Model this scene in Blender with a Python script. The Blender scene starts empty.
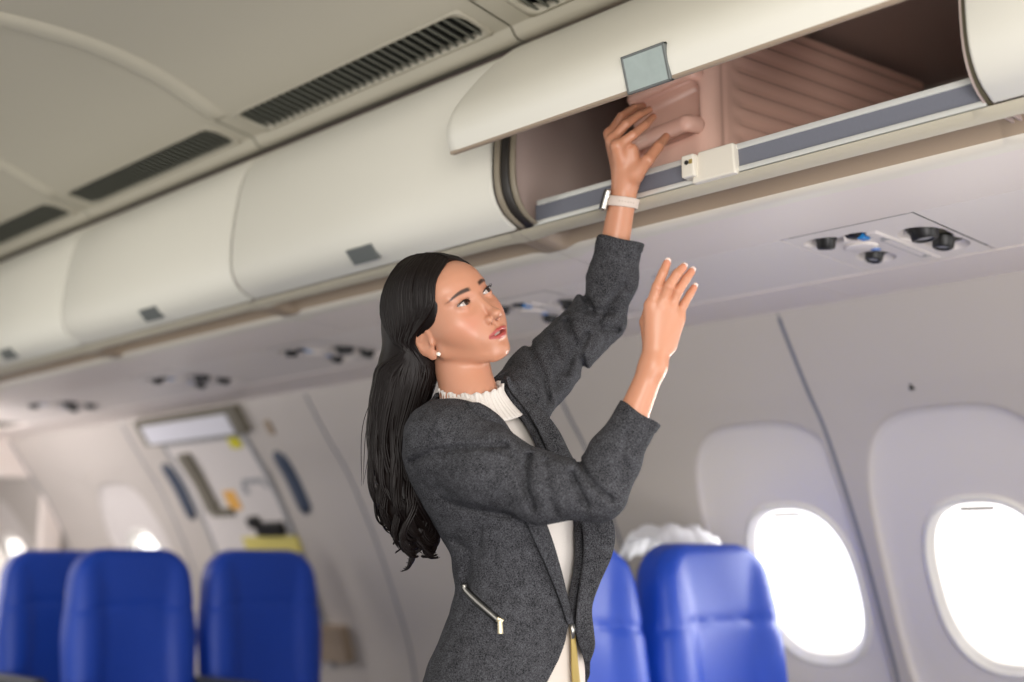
import bpy, math, random
import numpy as np
from mathutils import Vector, Matrix
random.seed(7); rng = np.random.default_rng(7)
S = bpy.context.scene
COL = S.collection
PI = math.pi

# ------------------------------------------------------------------ camera
F = 1200.0
CAM = np.array([-1.3, 0.0, 1.05])
PITCH = math.atan(222 / F)
_d = np.array([-1247.0, -222.0, F])
YAW = math.atan2(1247.0, F * math.cos(PITCH) + 222 * math.sin(PITCH))
HV = np.array([math.sin(YAW), math.cos(YAW), 0.0])            # horizontal forward
FW = HV * math.cos(PITCH) + np.array([0, 0, math.sin(PITCH)])
RT = np.cross(FW, [0, 0, 1]); RT /= np.linalg.norm(RT)
UP = np.cross(RT, FW)

def at(px, py, D):
    return CAM + (RT * (px - 512) + UP * (341 - py) + FW * F) * D / F

cam = bpy.data.cameras.new('camera'); cam_o = bpy.data.objects.new('camera', cam); COL.objects.link(cam_o)
cam.sensor_width = 36; cam.lens = F / 1024 * 36
cam_o.matrix_world = Matrix(((RT[0], UP[0], -FW[0], CAM[0]), (RT[1], UP[1], -FW[1], CAM[1]), (RT[2], UP[2], -FW[2], CAM[2]), (0, 0, 0, 1)))
cam.dof.use_dof = True; cam.dof.focus_distance = 2.0; cam.dof.aperture_fstop = 1.6
cam.clip_start = 0.02
S.camera = cam_o
S.view_settings.view_transform = 'Standard'; S.view_settings.look = 'None'
S.view_settings.exposure = 0.0; S.view_settings.gamma = 1.0; S.view_settings.use_curve_mapping = False
S.cycles.use_denoising = True

# ------------------------------------------------------------------ materials
def srgb(r, g, b):
    f = lambda c: (c / 255 / 12.92) if c / 255 <= 0.04045 else ((c / 255 + 0.055) / 1.055) ** 2.4
    return (f(r), f(g), f(b), 1)

def mat(name, col, rough=0.5, metal=0.0, noise=0.0, nscale=20, bump=0.0, bscale=100, sss=0.0, coat=0.0, spec=None, emit=None, estr=0.0):
    m = bpy.data.materials.new(name); m.use_nodes = True
    nt = m.node_tree; b = nt.nodes['Principled BSDF']
    b.inputs['Base Color'].default_value = col
    b.inputs['Roughness'].default_value = rough; b.inputs['Metallic'].default_value = metal
    if spec is not None: b.inputs['Specular IOR Level'].default_value = spec
    if coat: b.inputs['Coat Weight'].default_value = coat; b.inputs['Coat Roughness'].default_value = 0.15
    if sss:
        b.inputs['Subsurface Weight'].default_value = sss
        b.inputs['Subsurface Radius'].default_value = (0.012, 0.005, 0.003); b.inputs['Subsurface Scale'].default_value = 1.0
    if emit: b.inputs['Emission Color'].default_value = emit; b.inputs['Emission Strength'].default_value = estr
    tc = nt.nodes.new('ShaderNodeTexCoord')
    if noise:
        n = nt.nodes.new('ShaderNodeTexNoise'); n.inputs['Scale'].default_value = nscale; n.inputs['Detail'].default_value = 4
        nt.links.new(tc.outputs['Object'], n.inputs['Vector'])
        mx = nt.nodes.new('ShaderNodeMix'); mx.data_type = 'RGBA'
        mx.inputs[6].default_value = tuple(c * (1 - noise) for c in col[:3]) + (1,)
        mx.inputs[7].default_value = tuple(min(1, c * (1 + noise)) for c in col[:3]) + (1,)
        nt.links.new(n.outputs['Fac'], mx.inputs[0]); nt.links.new(mx.outputs[2], b.inputs['Base Color'])
    if bump:
        n = nt.nodes.new('ShaderNodeTexNoise'); n.inputs['Scale'].default_value = bscale; n.inputs['Detail'].default_value = 3
        nt.links.new(tc.outputs['Object'], n.inputs['Vector'])
        bp = nt.nodes.new('ShaderNodeBump'); bp.inputs['Strength'].default_value = bump; bp.inputs['Distance'].default_value = 0.002
        nt.links.new(n.outputs['Fac'], bp.inputs['Height']); nt.links.new(bp.outputs['Normal'], b.inputs['Normal'])
    return m

M = {}
M['bin'] = mat('bin_cream', srgb(228, 225, 213), 0.42, noise=0.015, nscale=3)
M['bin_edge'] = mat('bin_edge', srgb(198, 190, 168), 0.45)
M['ceil'] = mat('ceiling_beige', srgb(184, 178, 161), 0.6, noise=0.015, nscale=3)
M['seam'] = mat('seam_gap', srgb(88, 82, 62), 0.7)
M['dark'] = mat('dark_gap', srgb(34, 32, 28), 0.8)
M['black'] = mat('black_plastic', srgb(24, 23, 22), 0.4)
M['ventdark'] = mat('vent_void', srgb(30, 31, 27), 0.8)
M['slat'] = mat('vent_slat', srgb(92, 93, 84), 0.5)
M['soffit'] = mat('soffit_grey', srgb(228, 217, 209), 0.38)
M['psu'] = mat('psu_panel', srgb(232, 223, 216), 0.35)
M['groove'] = mat('beige_groove_shade', srgb(160, 142, 122), 0.6)  # beige browned to carry the shade inside the hand-rail groove
M['lip'] = mat('lip_cream', srgb(226, 219, 204), 0.35)
M['wall'] = mat('wall_panel', srgb(190, 182, 174), 0.5, noise=0.012, nscale=4)
M['reveal'] = mat('window_reveal', srgb(214, 207, 202), 0.45)
M['bezel'] = mat('window_bezel', srgb(224, 220, 214), 0.35)
M['rail_al'] = mat('rail_aluminium', srgb(214, 214, 208), 0.35, metal=0.25)
M['rail_dk'] = mat('rail_band', srgb(112, 114, 124), 0.6, noise=0.05, nscale=200)
M['interior'] = mat('bin_interior', srgb(186, 168, 160), 0.5, noise=0.03, nscale=5)
M['seal'] = mat('rubber_seal', srgb(40, 36, 31), 0.5)
M['frame'] = mat('frame_beige', srgb(140, 130, 112), 0.45)
M['surround'] = mat('exit_surround', srgb(112, 106, 92), 0.6)
M['tagm'] = mat('latch_glass', srgb(160, 172, 168), 0.25, coat=0.5, noise=0.12, nscale=60)
M['tagd'] = mat('latch_grey', srgb(104, 108, 106), 0.35)
M['metal'] = mat('metal', srgb(190, 186, 178), 0.3, metal=0.9)
M['seatblue'] = mat('seat_blue', srgb(18, 68, 180), 0.45, noise=0.05, nscale=8, bump=0.25, bscale=14)
M['seatshell'] = mat('seat_shell', srgb(150, 142, 130), 0.5)
M['armrest'] = mat('armrest_grey', srgb(70, 72, 76), 0.45)
M['cloth'] = mat('white_cloth', srgb(226, 226, 230), 0.8, bump=0.4, bscale=30)
M['case'] = mat('suitcase_rose', srgb(244, 200, 182), 0.24, coat=0.4)
M['case_h'] = mat('suitcase_handle', srgb(238, 190, 172), 0.35)
M['carpet'] = mat('carpet', srgb(60, 64, 84), 0.95, noise=0.3, nscale=120)
M['blue'] = mat('blue_mark', srgb(40, 130, 200), 0.4)
M['lblue'] = mat('light_blue_mark', srgb(110, 150, 215), 0.4)
M['ltg'] = mat('light_grey_mark', srgb(150, 150, 152), 0.5)
M['orange'] = mat('orange_mark', srgb(226, 170, 80), 0.6)
M['yellow'] = mat('yellow_mark', srgb(206, 196, 20), 0.6)
M['pyellow'] = mat('pale_yellow', srgb(214, 200, 110), 0.6)
M['slot'] = mat('slot_bluegrey', srgb(62, 72, 90), 0.6)
M['white'] = mat('white_plastic', srgb(222, 221, 228), 0.4)
M['shirt'] = mat('white_knit', srgb(218, 211, 204), 0.85, bump=0.3, bscale=400)
M['pants'] = mat('white_trousers', srgb(216, 204, 192), 0.75, bump=0.15, bscale=300)
M['gold'] = mat('gold_zip', srgb(176, 152, 88), 0.5, metal=0.3)
M['goldm'] = mat('pale_gold_metal', srgb(190, 178, 150), 0.3, metal=0.8)
M['strap'] = mat('watch_strap', srgb(206, 190, 178), 0.5)
M['nail'] = mat('nail_white', srgb(238, 214, 206), 0.2, coat=0.5)
M['shoe'] = mat('shoe_black', srgb(26, 24, 24), 0.3)
M['pearl'] = mat('pearl', srgb(240, 230, 214), 0.2, coat=0.8)

# hair
m = mat('hair_black', srgb(20, 13, 11), 0.42, spec=0.22); M['hair'] = m
# tweed for the blazer: fine woven speckle
m = bpy.data.materials.new('tweed'); m.use_nodes = True; nt = m.node_tree; b = nt.nodes['Principled BSDF']
b.inputs['Roughness'].default_value = 0.9; b.inputs['Specular IOR Level'].default_value = 0.2
tc = nt.nodes.new('ShaderNodeTexCoord')
n1 = nt.nodes.new('ShaderNodeTexNoise'); n1.inputs['Scale'].default_value = 620; n1.inputs['Detail'].default_value = 2
n2 = nt.nodes.new('ShaderNodeTexNoise'); n2.inputs['Scale'].default_value = 60; n2.inputs['Detail'].default_value = 3
nt.links.new(tc.outputs['Object'], n1.inputs['Vector']); nt.links.new(tc.outputs['Object'], n2.inputs['Vector'])
ad = nt.nodes.new('ShaderNodeMath'); ad.operation = 'MULTIPLY_ADD'; ad.inputs[1].default_value = 0.25
nt.links.new(n2.outputs['Fac'], ad.inputs[0]); nt.links.new(n1.outputs['Fac'], ad.inputs[2])
rp = nt.nodes.new('ShaderNodeValToRGB')
rp.color_ramp.elements[0].position = 0.47; rp.color_ramp.elements[0].color = srgb(17, 17, 19)
rp.color_ramp.elements[1].position = 0.80; rp.color_ramp.elements[1].color = srgb(86, 86, 90)
nt.links.new(ad.outputs[0], rp.inputs[0]); nt.links.new(rp.outputs[0], b.inputs['Base Color'])
bp = nt.nodes.new('ShaderNodeBump'); bp.inputs['Strength'].default_value = 0.5; bp.inputs['Distance'].default_value = 0.001
nt.links.new(n1.outputs['Fac'], bp.inputs['Height']); nt.links.new(bp.outputs['Normal'], b.inputs['Normal'])
M['tweed'] = m
# skin reads a colour attribute (pigment of lips, brows, nails; painted shade in the nostrils)
m = mat('skin', srgb(214, 160, 128), 0.37, sss=0.12, bump=0.06, bscale=350); nt = m.node_tree
at_n = nt.nodes.new('ShaderNodeAttribute'); at_n.attribute_name = 'Col'
nt.links.new(at_n.outputs['Color'], nt.nodes['Principled BSDF'].inputs['Base Color'])
M['skin'] = m
# window pane
m = bpy.data.materials.new('window_glass'); m.use_nodes = True; nt = m.node_tree; nt.nodes.clear()
o = nt.nodes.new('ShaderNodeOutputMaterial'); t = nt.nodes.new('ShaderNodeBsdfTransparent'); g = nt.nodes.new('ShaderNodeBsdfGlossy')
g.inputs['Roughness'].default_value = 0.05; mx = nt.nodes.new('ShaderNodeMixShader'); mx.inputs[0].default_value = 0.06
nt.links.new(t.outputs[0], mx.inputs[1]); nt.links.new(g.outputs[0], mx.inputs[2]); nt.links.new(mx.outputs[0], o.inputs[0])
M['glass'] = m

# ------------------------------------------------------------------ object helpers
def mesh_obj(name, V, Fc, material, parent=None, smooth=True, mats=None, midx=None):
    me = bpy.data.meshes.new(name)
    V = np.asarray(V, float)
    me.from_pydata([tuple(v) for v in V] if len(V) < 20000 else V.tolist(), [], Fc if isinstance(Fc, list) else Fc.tolist())
    me.materials.append(M[material] if isinstance(material, str) else material)
    for x in (mats or []): me.materials.append(M[x])
    if midx is not None: me.polygons.foreach_set('material_index', midx)
    if smooth: me.polygons.foreach_set('use_smooth', [True] * len(me.polygons))
    me.update()
    ob = bpy.data.objects.new(name, me); COL.objects.link(ob)
    if parent is not None: ob.parent = parent
    return ob

def empty(name, loc, label, cat, group=None):
    e = bpy.data.objects.new(name, None); COL.objects.link(e); e.location = loc; e.empty_display_size = 0.05
    tag(e, label, cat, group); return e

def tag(o, label=None, cat=None, group=None, kind=None):
    if label: o['label'] = label
    if cat: o['category'] = cat
    if group: o['group'] = group
    if kind: o['kind'] = kind
    return o

def struct(o): o['kind'] = 'structure'; return o

class MB:
    def __init__(s, off=(0, 0, 0)): s.V = []; s.F = []; s.M = []; s.off = np.array(off, float); s.m = 0
    def add(s, V, Fc):
        b = len(s.V); s.V += [tuple(np.array(v, float) - s.off) for v in V]; s.F += [tuple(b + i for i in f) for f in Fc]; s.M += [s.m] * len(Fc)
    def box(s, lo, hi, fr=None):
        x0, y0, z0 = lo; x1, y1, z1 = hi
        V = [(x0, y0, z0), (x1, y0, z0), (x1, y1, z0), (x0, y1, z0), (x0, y0, z1), (x1, y0, z1), (x1, y1, z1), (x0, y1, z1)]
        if fr is not None:
            O, A, B, C_ = [np.array(q, float) for q in fr]; V = [O + A * v[0] + B * v[1] + C_ * v[2] for v in V]
        s.add(V, [(0, 3, 2, 1), (4, 5, 6, 7), (0, 1, 5, 4), (1, 2, 6, 5), (2, 3, 7, 6), (3, 0, 4, 7)])
    def grid(s, P):                                       # P[i][j] points
        P = np.asarray(P, float); n, k = P.shape[:2]
        s.add(P.reshape(-1, 3), [(i * k + j, i * k + j + 1, (i + 1) * k + j + 1, (i + 1) * k + j) for i in range(n - 1) for j in range(k - 1)])
    def tube(s, path, r, n=10, caps=True, flat=1.0, up=None):
        path = [np.array(p, float) for p in path]; r = r if hasattr(r, '__len__') else [r] * len(path)
        V = []; prev = None
        for i, p in enumerate(path):
            t = path[min(i + 1, len(path) - 1)] - path[max(i - 1, 0)]; t /= np.linalg.norm(t) + 1e-12
            a = np.array(up if up is not None else (prev if prev is not None else ([0, 0, 1] if abs(t[2]) < .9 else [1, 0, 0])), float)
            a = a - t * (a @ t); a /= np.linalg.norm(a) + 1e-12; prev = a; b = np.cross(t, a)
            for k in range(n):
                th = 2 * PI * k / n; V.append(p + r[i] * (a * math.cos(th) * flat + b * math.sin(th)))
        Fc = [(i * n + k, i * n + (k + 1) % n, (i + 1) * n + (k + 1) % n, (i + 1) * n + k) for i in range(len(path) - 1) for k in range(n)]
        if caps: Fc += [tuple(range(n - 1, -1, -1)), tuple((len(path) - 1) * n + k for k in range(n))]
        s.add(V, Fc)
    def lathe(s, O, A, prof, n=24):                       # prof: (radius, height) along axis A
        O = np.array(O, float); A = np.array(A, float); A /= np.linalg.norm(A)
        u = np.cross(A, [1, 0, 0] if abs(A[0]) < .9 else [0, 1, 0]); u /= np.linalg.norm(u); v = np.cross(A, u)
        V = [O + A * h + r * (u * math.cos(2 * PI * k / n) + v * math.sin(2 * PI * k / n)) for r, h in prof for k in range(n)]
        s.add(V, [(i * n + k, i * n + (k + 1) % n, (i + 1) * n + (k + 1) % n, (i + 1) * n + k) for i in range(len(prof) - 1) for k in range(n)] +
              [tuple(range(n - 1, -1, -1)), tuple((len(prof) - 1) * n + k for k in range(n))])
    def sphere(s, c, r, n=14):
        c = np.array(c, float); r = np.array(r if hasattr(r, '__len__') else [r] * 3, float)
        s.grid([[c + r * np.array([math.sin(PI * i / n) * math.cos(2 * PI * j / (2 * n)), math.sin(PI * i / n) * math.sin(2 * PI * j / (2 * n)), math.cos(PI * i / n)]) for j in range(2 * n + 1)] for i in range(n + 1)])
    def build(s, name, material, parent=None, smooth=False, mats=None):
        o = mesh_obj(name, s.V, s.F, material, parent, smooth, mats, s.M if mats else None)
        return o

def bevel(o, w, seg=2):
    md = o.modifiers.new('bevel', 'BEVEL'); md.width = w; md.segments = seg; md.limit_method = 'ANGLE'; md.angle_limit = 0.7
    o.data.polygons.foreach_set('use_smooth', [True] * len(o.data.polygons))
    w2 = o.modifiers.new('wn', 'WEIGHTED_NORMAL'); w2.keep_sharp = True
    return o

def solid(o, t, off=-1):
    md = o.modifiers.new('solidify', 'SOLIDIFY'); md.thickness = t; md.offset = off; return o

def smoothpath(pts, n):
    """Catmull-Rom through pts (rows of any length) -> n rows"""
    P = np.array(pts, float); P = np.vstack([2 * P[0] - P[1], P, 2 * P[-1] - P[-2]]); m_ = len(P) - 3; out = []
    for s_ in np.linspace(0, m_ - 1e-9, n):
        i = int(s_); t = s_ - i; a, b_, c, d = P[i:i + 4]
        out.append(0.5 * ((2 * b_) + (-a + c) * t + (2 * a - 5 * b_ + 4 * c - d) * t * t + (-a + 3 * b_ - 3 * c + d) * t ** 3))
    return np.array(out)

# ------------------------------------------------------------------ signed-distance modelling
def smin(a, b, k):
    h = np.clip(0.5 + 0.5 * (b - a) / k, 0, 1); return b * (1 - h) + a * h - k * h * (1 - h)
def smax(a, b, k): return -smin(-a, -b, k)
def cone(P, a, b, ra, rb):
    a = np.asarray(a, np.float32); b = np.asarray(b, np.float32); ab = b - a
    t = np.clip(((P - a) @ ab) / (ab @ ab), 0, 1); d = np.linalg.norm(P - a - t[:, None] * ab, axis=1)
    return d - (ra + (rb - ra) * t)
def ell(P, c, r):
    r = np.asarray(r, np.float32); q = (P - np.asarray(c, np.float32)); k0 = np.linalg.norm(q / r, axis=1); k1 = np.linalg.norm(q / r ** 2, axis=1)
    return k0 * (k0 - 1) / np.maximum(k1, 1e-6)
def chain(P, pts, rs, k=0.0):
    d = None
    for i in range(len(pts) - 1):
        e = cone(P, pts[i], pts[i + 1], rs[i], rs[i + 1]); d = e if d is None else (smin(d, e, k) if k else np.minimum(d, e))
    return d

def sdf_mesh(f, lo, hi, h, B=12, slack=1.35):
    lo = np.array(lo, float); hi = np.array(hi, float)
    nb = np.ceil((hi - lo) / (h * B)).astype(int); n = nb * B + 1
    V = np.ones(n, np.float32)
    bi = np.array(np.meshgrid(*[np.arange(k) for k in nb], indexing='ij')).reshape(3, -1).T
    cen = (lo + (bi + .5) * B * h).astype(np.float32)
    dc = np.concatenate([f(cen[i:i + 200000]) for i in range(0, len(cen), 200000)])
    rad = B * h * 0.87 * slack
    near = np.abs(dc) < rad
    for b in bi[(~near) & (dc < 0)]:
        s = b * B; V[s[0]:s[0] + B, s[1]:s[1] + B, s[2]:s[2] + B] = -1
    loc = np.array(np.meshgrid(*[np.arange(B + 1)] * 3, indexing='ij')).reshape(3, -1).T
    nbk = bi[near]; step = max(1, 600000 // len(loc))
    for i in range(0, len(nbk), step):
        g = nbk[i:i + step, None, :] * B + loc[None]
        g = g.reshape(-1, 3); val = f((lo + g * h).astype(np.float32))
        V[g[:, 0], g[:, 1], g[:, 2]] = val
    s = V < 0
    c = np.zeros(np.array(V.shape) - 1, np.uint8)
    for dx in (0, 1):
        for dy in (0, 1):
            for dz in (0, 1): c += s[dx:dx + c.shape[0], dy:dy + c.shape[1], dz:dz + c.shape[2]]
    idx = np.argwhere((c > 0) & (c < 8))
    cor = {}
    for dx in (0, 1):
        for dy in (0, 1):
            for dz in (0, 1): cor[(dx, dy, dz)] = V[idx[:, 0] + dx, idx[:, 1] + dy, idx[:, 2] + dz]
    acc = np.zeros((len(idx), 3)); cnt = np.zeros(len(idx))
    for a in cor:
        for ax in range(3):
            if a[ax] == 0:
                b = tuple(1 if i == ax else a[i] for i in range(3)); va, vb = cor[a], cor[b]
                mk = (va < 0) != (vb < 0); t = np.where(mk, va / np.where(mk, va - vb, 1), 0)
                p = np.tile(np.array(a, float), (len(idx), 1)); p[:, ax] += t
                acc += p * mk[:, None]; cnt += mk
    verts = lo + (idx + acc / cnt[:, None]) * h
    im = -np.ones(c.shape, np.int32); im[idx[:, 0], idx[:, 1], idx[:, 2]] = np.arange(len(idx))
    faces = []
    for ax in range(3):
        o1, o2 = (ax + 1) % 3, (ax + 2) % 3
        sl0 = [slice(None)] * 3; sl1 = [slice(None)] * 3; sl0[ax] = slice(0, -1); sl1[ax] = slice(1, None)
        A = s[tuple(sl0)]; Bm = s[tuple(sl1)]; e = np.argwhere(A != Bm)
        ok = (e[:, o1] > 0) & (e[:, o2] > 0) & (e[:, o1] < c.shape[o1]) & (e[:, o2] < c.shape[o2]); e = e[ok]
        sg = A[e[:, 0], e[:, 1], e[:, 2]]
        q = []
        for d1, d2 in ((1, 1), (0, 1), (0, 0), (1, 0)):
            k = e.copy(); k[:, o1] -= d1; k[:, o2] -= d2; q.append(im[k[:, 0], k[:, 1], k[:, 2]])
        q = np.array(q).T; q[~sg] = q[~sg][:, ::-1]; faces.append(q)
    faces = np.concatenate(faces); faces = faces[(faces >= 0).all(1)]
    return verts, faces

def hashn(i, seed):
    i = i.astype(np.int64); n = (i[:, 0] * 73856093) ^ (i[:, 1] * 19349663) ^ (i[:, 2] * 83492791) ^ seed * 2654435761
    n = (n ^ (n >> 13)) * 1274126177 & 0x7fffffff; n = n ^ (n >> 16)
    return (n & 0xffff) / 32767.5 - 1
def noise(P, sc, seed=0):
    P = P * sc; i = np.floor(P).astype(np.int64); f = P - i; f = f * f * (3 - 2 * f); r = 0
    for dx in (0, 1):
        for dy in (0, 1):
            for dz in (0, 1):
                w = (f[:, 0] if dx else 1 - f[:, 0]) * (f[:, 1] if dy else 1 - f[:, 1]) * (f[:, 2] if dz else 1 - f[:, 2])
                r = r + w * hashn(i + np.array([dx, dy, dz]), seed)
    return r
def vnormals(V, Fq):
    n = np.zeros_like(V); a = V[Fq[:, 2]] - V[Fq[:, 0]]; b = V[Fq[:, 3]] - V[Fq[:, 1]]; c = np.cross(a, b)
    for k in range(4):
        for j in range(3): n[:, j] += np.bincount(Fq[:, k], c[:, j], len(V))
    return n / (np.linalg.norm(n, axis=1)[:, None] + 1e-12)
def set_col(ob, col):
    ca = ob.data.color_attributes.new('Col', 'FLOAT_COLOR', 'POINT')
    ca.data.foreach_set('color', np.concatenate([col, np.ones((len(col), 1))], 1).astype(np.float32).ravel())

WORLD_L, WORLD_R = 0.74, 3.2
LIGHTS = [
    ('key_softbox', (-1.9, -.7, 1.25), (.2, 1.7, 1.6), 1.2, 1.0, 43, (1, .955, .90)),
    ('low_fill', (-.5, -.9, .3), (.9, 1.3, 1.7), .9, .7, 26, (1, .96, .95)),  # fill lamp added low down to brighten the bin undersides
    ('cabin_fill', (-1.1, 3.4, 1.2), (.3, 3.2, 1.9), .5, 3.0, 12, (1, .97, .90)),  # fill lamp added on the open side, in place of ceiling wash lamps
    ('far_wall_fill', (.3, 5.5, 1.2), (1.6, 5.6, 1.3), .5, 1.0, 16, (1, .95, .97)),  # fill lamp added to brighten the far wall, no galley lamp there
    ('window_daylight', (2.9, 1.0, 1.4), (1.2, 1.2, 1.1), 1.2, 2.2, 240, (1, .98, .96)),
    ('far_daylight', (2.9, 6.2, 1.5), (1.4, 6.0, .9), 1.2, 2.4, 200, (.97, .96, 1)),
]
# ------------------------------------------------------------------ the cabin
BY = [-0.26, 0.672, 1.64, 2.59, 3.53, 4.47, 5.41, 6.35]           # joints between overhead bins
SEAMS = BY
# overhead bin door profile (X, Z), hinge at the top
DOORP = smoothpath([(.407, 2.111), (.374, 2.088), (.345, 2.03), (.328, 1.95), (.319, 1.87), (.318, 1.805), (.328, 1.765), (.352, 1.735), (.392, 1.716)], 22)
ZS = 1.683

def loft_y(mb, prof, ys):
    mb.grid([[(x, y, z) for x, z in prof] for y in ys])

def bin_unit(y0, y1, label, opened=False):
    g = .0042
    b = empty('overhead_bin', (.45, (y0 + y1) / 2, ZS), label, 'overhead bin', 'overhead luggage bins along the window side')
    off = (.45, (y0 + y1) / 2, ZS)
    a, c = y0 + g, y1 - g
    # housing: underside with a hand-rail groove, end walls, back, top
    mb = MB(off)
    ys = [a, a + .02]; dp = [0, 0]
    for k in range(9): ys.append(a + .02 + .05 * k / 8); dp.append(1.0 if y0 < .7 else math.sin(PI / 2 * k / 8))
    for k in range(9): ys.append(c - .07 + .05 * k / 8); dp.append(math.cos(PI / 2 * k / 8))
    ys += [c]; dp += [0]
    if y0 < .7: dp[0] = dp[1] = 1.0
    if y0 < 0: dp = [1.0] * len(dp)
    ys[0] -= g - (.0006 if y0 > .7 or y0 < 0 else 0); ys[-1] += g - (.0008 if y0 > .6 else 0); rows = []
    for y, d in zip(ys, dp):
        base = np.array([(.395, 1.714), (.405, 1.706), (.42, 1.702), (.432, 1.700), (.45, 1.698), (.47, 1.696), (.49, 1.695), (.505, 1.694), (.513, 1.6935), (.522, 1.692), (.535, 1.690), (.56, 1.687), (.62, 1.6845), (.73, ZS)])
        cav = np.array([(.395, 1.714), (.405, 1.706), (.42, 1.702), (.43, 1.703), (.436, 1.722), (.455, 1.731), (.48, 1.731), (.498, 1.724), (.506, 1.700), (.513, 1.692), (.527, 1.690), (.545, 1.6895), (.62, 1.6845), (.73, ZS)])
        p = base * (1 - d) + cav * d; rows.append([(x, y, z) for x, z in p])
    R_ = np.array(rows); k = R_.shape[1]
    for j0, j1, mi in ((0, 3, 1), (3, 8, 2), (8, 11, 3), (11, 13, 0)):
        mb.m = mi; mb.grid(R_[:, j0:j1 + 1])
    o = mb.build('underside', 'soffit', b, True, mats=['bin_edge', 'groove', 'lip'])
    # luggage box
    mb = MB(off)
    xi, zi, xb, zt = .415, 1.735, 1.26, 2.15
    mb.box((xi, a, zi - .008), (xb, c, zi))                         # bin floor
    mb.box((xb, a, zi), (xb + .01, c, zt)); mb.box((.42, a, zt - .01), (xb, c, zt))
    endp = [(x + (.004 if opened else .014), z) for x, z in DOORP] + [(xb, 1.735), (xb, zt)]
    for yy, t in ((a, .004), (c - .004, .004)):
        if opened and yy == a: endp = [(x + .010, z) for x, z in endp]
        V = [(x, yy, z) for x, z in endp] + [(x, yy + t, z) for x, z in endp]; n = len(endp)
        mb.add(V, [tuple(range(n - 1, -1, -1)), tuple(range(n, 2 * n))] + [(i, (i + 1) % n, n + (i + 1) % n, n + i) for i in range(n)])
    o = mb.build('luggage_box', 'interior', b)
    if opened:
        # rubber seal and pale frame round the opening edge at both ends
        for yy, s in ((c - .004, -1),):
            for nm, mt, w0, w1, dx in (('door_frame', 'frame', .002, .014, .000), ('seal', 'seal', .012, .034, .006), ('frame_rim', 'frame', .034, .046, .012)):
                mb = MB(off); P = DOORP[2:]
                pts = [[(x + dx - .004, yy + s * w0, z), (x + dx + .002, yy + s * w0, z), (x + dx + .002, yy + s * w1, z), (x + dx - .004, yy + s * w1, z)] for x, z in P]
                pts += [[(P[-1][0] + .03 + dx - .004, yy + s * w, P[-1][1] + .012) for w in (w0, w0, w1, w1)]]
                q = [r + [r[0]] for r in pts]; mb.grid(q); mb.build(nm, mt, b, True)
        # sill rail: aluminium edges and a grey band
        r = MB(off); x0 = .396
        r.box((x0, a + .012, 1.757), (x0 + .02, c - .045, 1.768)); r.box((x0 - .001, a + .000, 1.716), (x0 + .02, c - .03, 1.726))
        bevel(r.build('sill_rail', 'rail_al', b), .002)
        r = MB(off); r.box((x0 + .003, a + .004, 1.724), (x0 + .018, c - .04, 1.759)); r.build('sill_band', 'rail_dk', b)
        # latch block
        yc = 1.158
        l = MB(off); x = x0 - .012
        l.add([(x, yc - .048, 1.712), (x, yc + .045, 1.712), (x, yc + .030, 1.768), (x, yc - .045, 1.768), (x + .03, yc - .048, 1.712), (x + .03, yc + .045, 1.712), (x + .03, yc + .030, 1.768), (x + .03, yc - .045, 1.768)],
              [(0, 1, 2, 3), (7, 6, 5, 4), (0, 4, 5, 1), (1, 5, 6, 2), (2, 6, 7, 3), (3, 7, 4, 0)])
        l.box((x - .012, yc + .030, 1.722), (x + .02, yc + .058, 1.764))
        lt = bevel(l.build('latch', 'lip', b), .004)
        l = MB(off); l.lathe((x - .013, yc + .044, 1.748), (-1, 0, 0), [(.004, 0), (.004, .002)], 14); l.build('latch_hole', 'black', lt)
        l = MB(off); l.box((x - .0125, yc + .033, 1.745), (x - .0115, yc + .040, 1.753)); l.build('latch_mark', 'gold', lt)
        # opened door: the same shell swung out about its hinge
        H = np.array([.415, 2.095]); ang = math.radians(-33)
        ca, sa = math.cos(ang), math.sin(ang)
        Q = DOORP - H; Q = np.stack([Q[:, 0] * ca - Q[:, 1] * sa, Q[:, 0] * sa + Q[:, 1] * ca], 1)
        Q = Q[::-1]
        # move the free (lower) edge onto its measured place
        tgt = np.array([.192, 1.825]) - H; k = (np.linalg.norm(tgt) / np.linalg.norm(Q[0])); rotq = math.atan2(tgt[1], tgt[0]) - math.atan2(Q[0][1], Q[0][0])
        Q = np.stack([Q[:, 0] * math.cos(rotq) - Q[:, 1] * math.sin(rotq), Q[:, 0] * math.sin(rotq) + Q[:, 1] * math.cos(rotq)], 1) * k + H
        ch = H - tgt - H; T0 = tgt + H; cd = (H - T0) / np.linalg.norm(H - T0); rel = Q - T0; al = rel @ cd; Q = T0 + al[:, None] * cd + (rel - al[:, None] * cd) * .76
        Q = Q[:-1]; out = Q; n = len(Q)
        d = np.gradient(Q, axis=0); nn = np.stack([-d[:, 1], d[:, 0]], 1); nn /= np.linalg.norm(nn, axis=1)[:, None]
        if (nn.mean(0) @ np.array([-1, -.3])) > 0: nn = -nn
        inn = Q + nn * .018
        mb = MB(off); ys = [a + .001, a + .012, a + .03, c - .03, c - .012, c - .001]; ins = [.010, .003, 0, 0, .003, .010]
        G = []
        for y, e in zip(ys, ins):
            o_ = out + nn * e; G.append([(x, y, z) for x, z in o_] + [(x, y, z) for x, z in inn[::-1]] + [(o_[0][0], y, o_[0][1])])
        mb.grid(G); mm = len(G[0]) - 1
        for gi, fl in ((0, 1), (-1, 0)):
            V = G[gi][:-1]
            for i in range(n - 1):
                f_ = (i, i + 1, mm - 2 - i, mm - 1 - i); mb.add([V[t] for t in f_], [(0, 1, 2, 3) if fl else (3, 2, 1, 0)])
        dr = mb.build('bin_door', 'bin', b, True)
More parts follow.
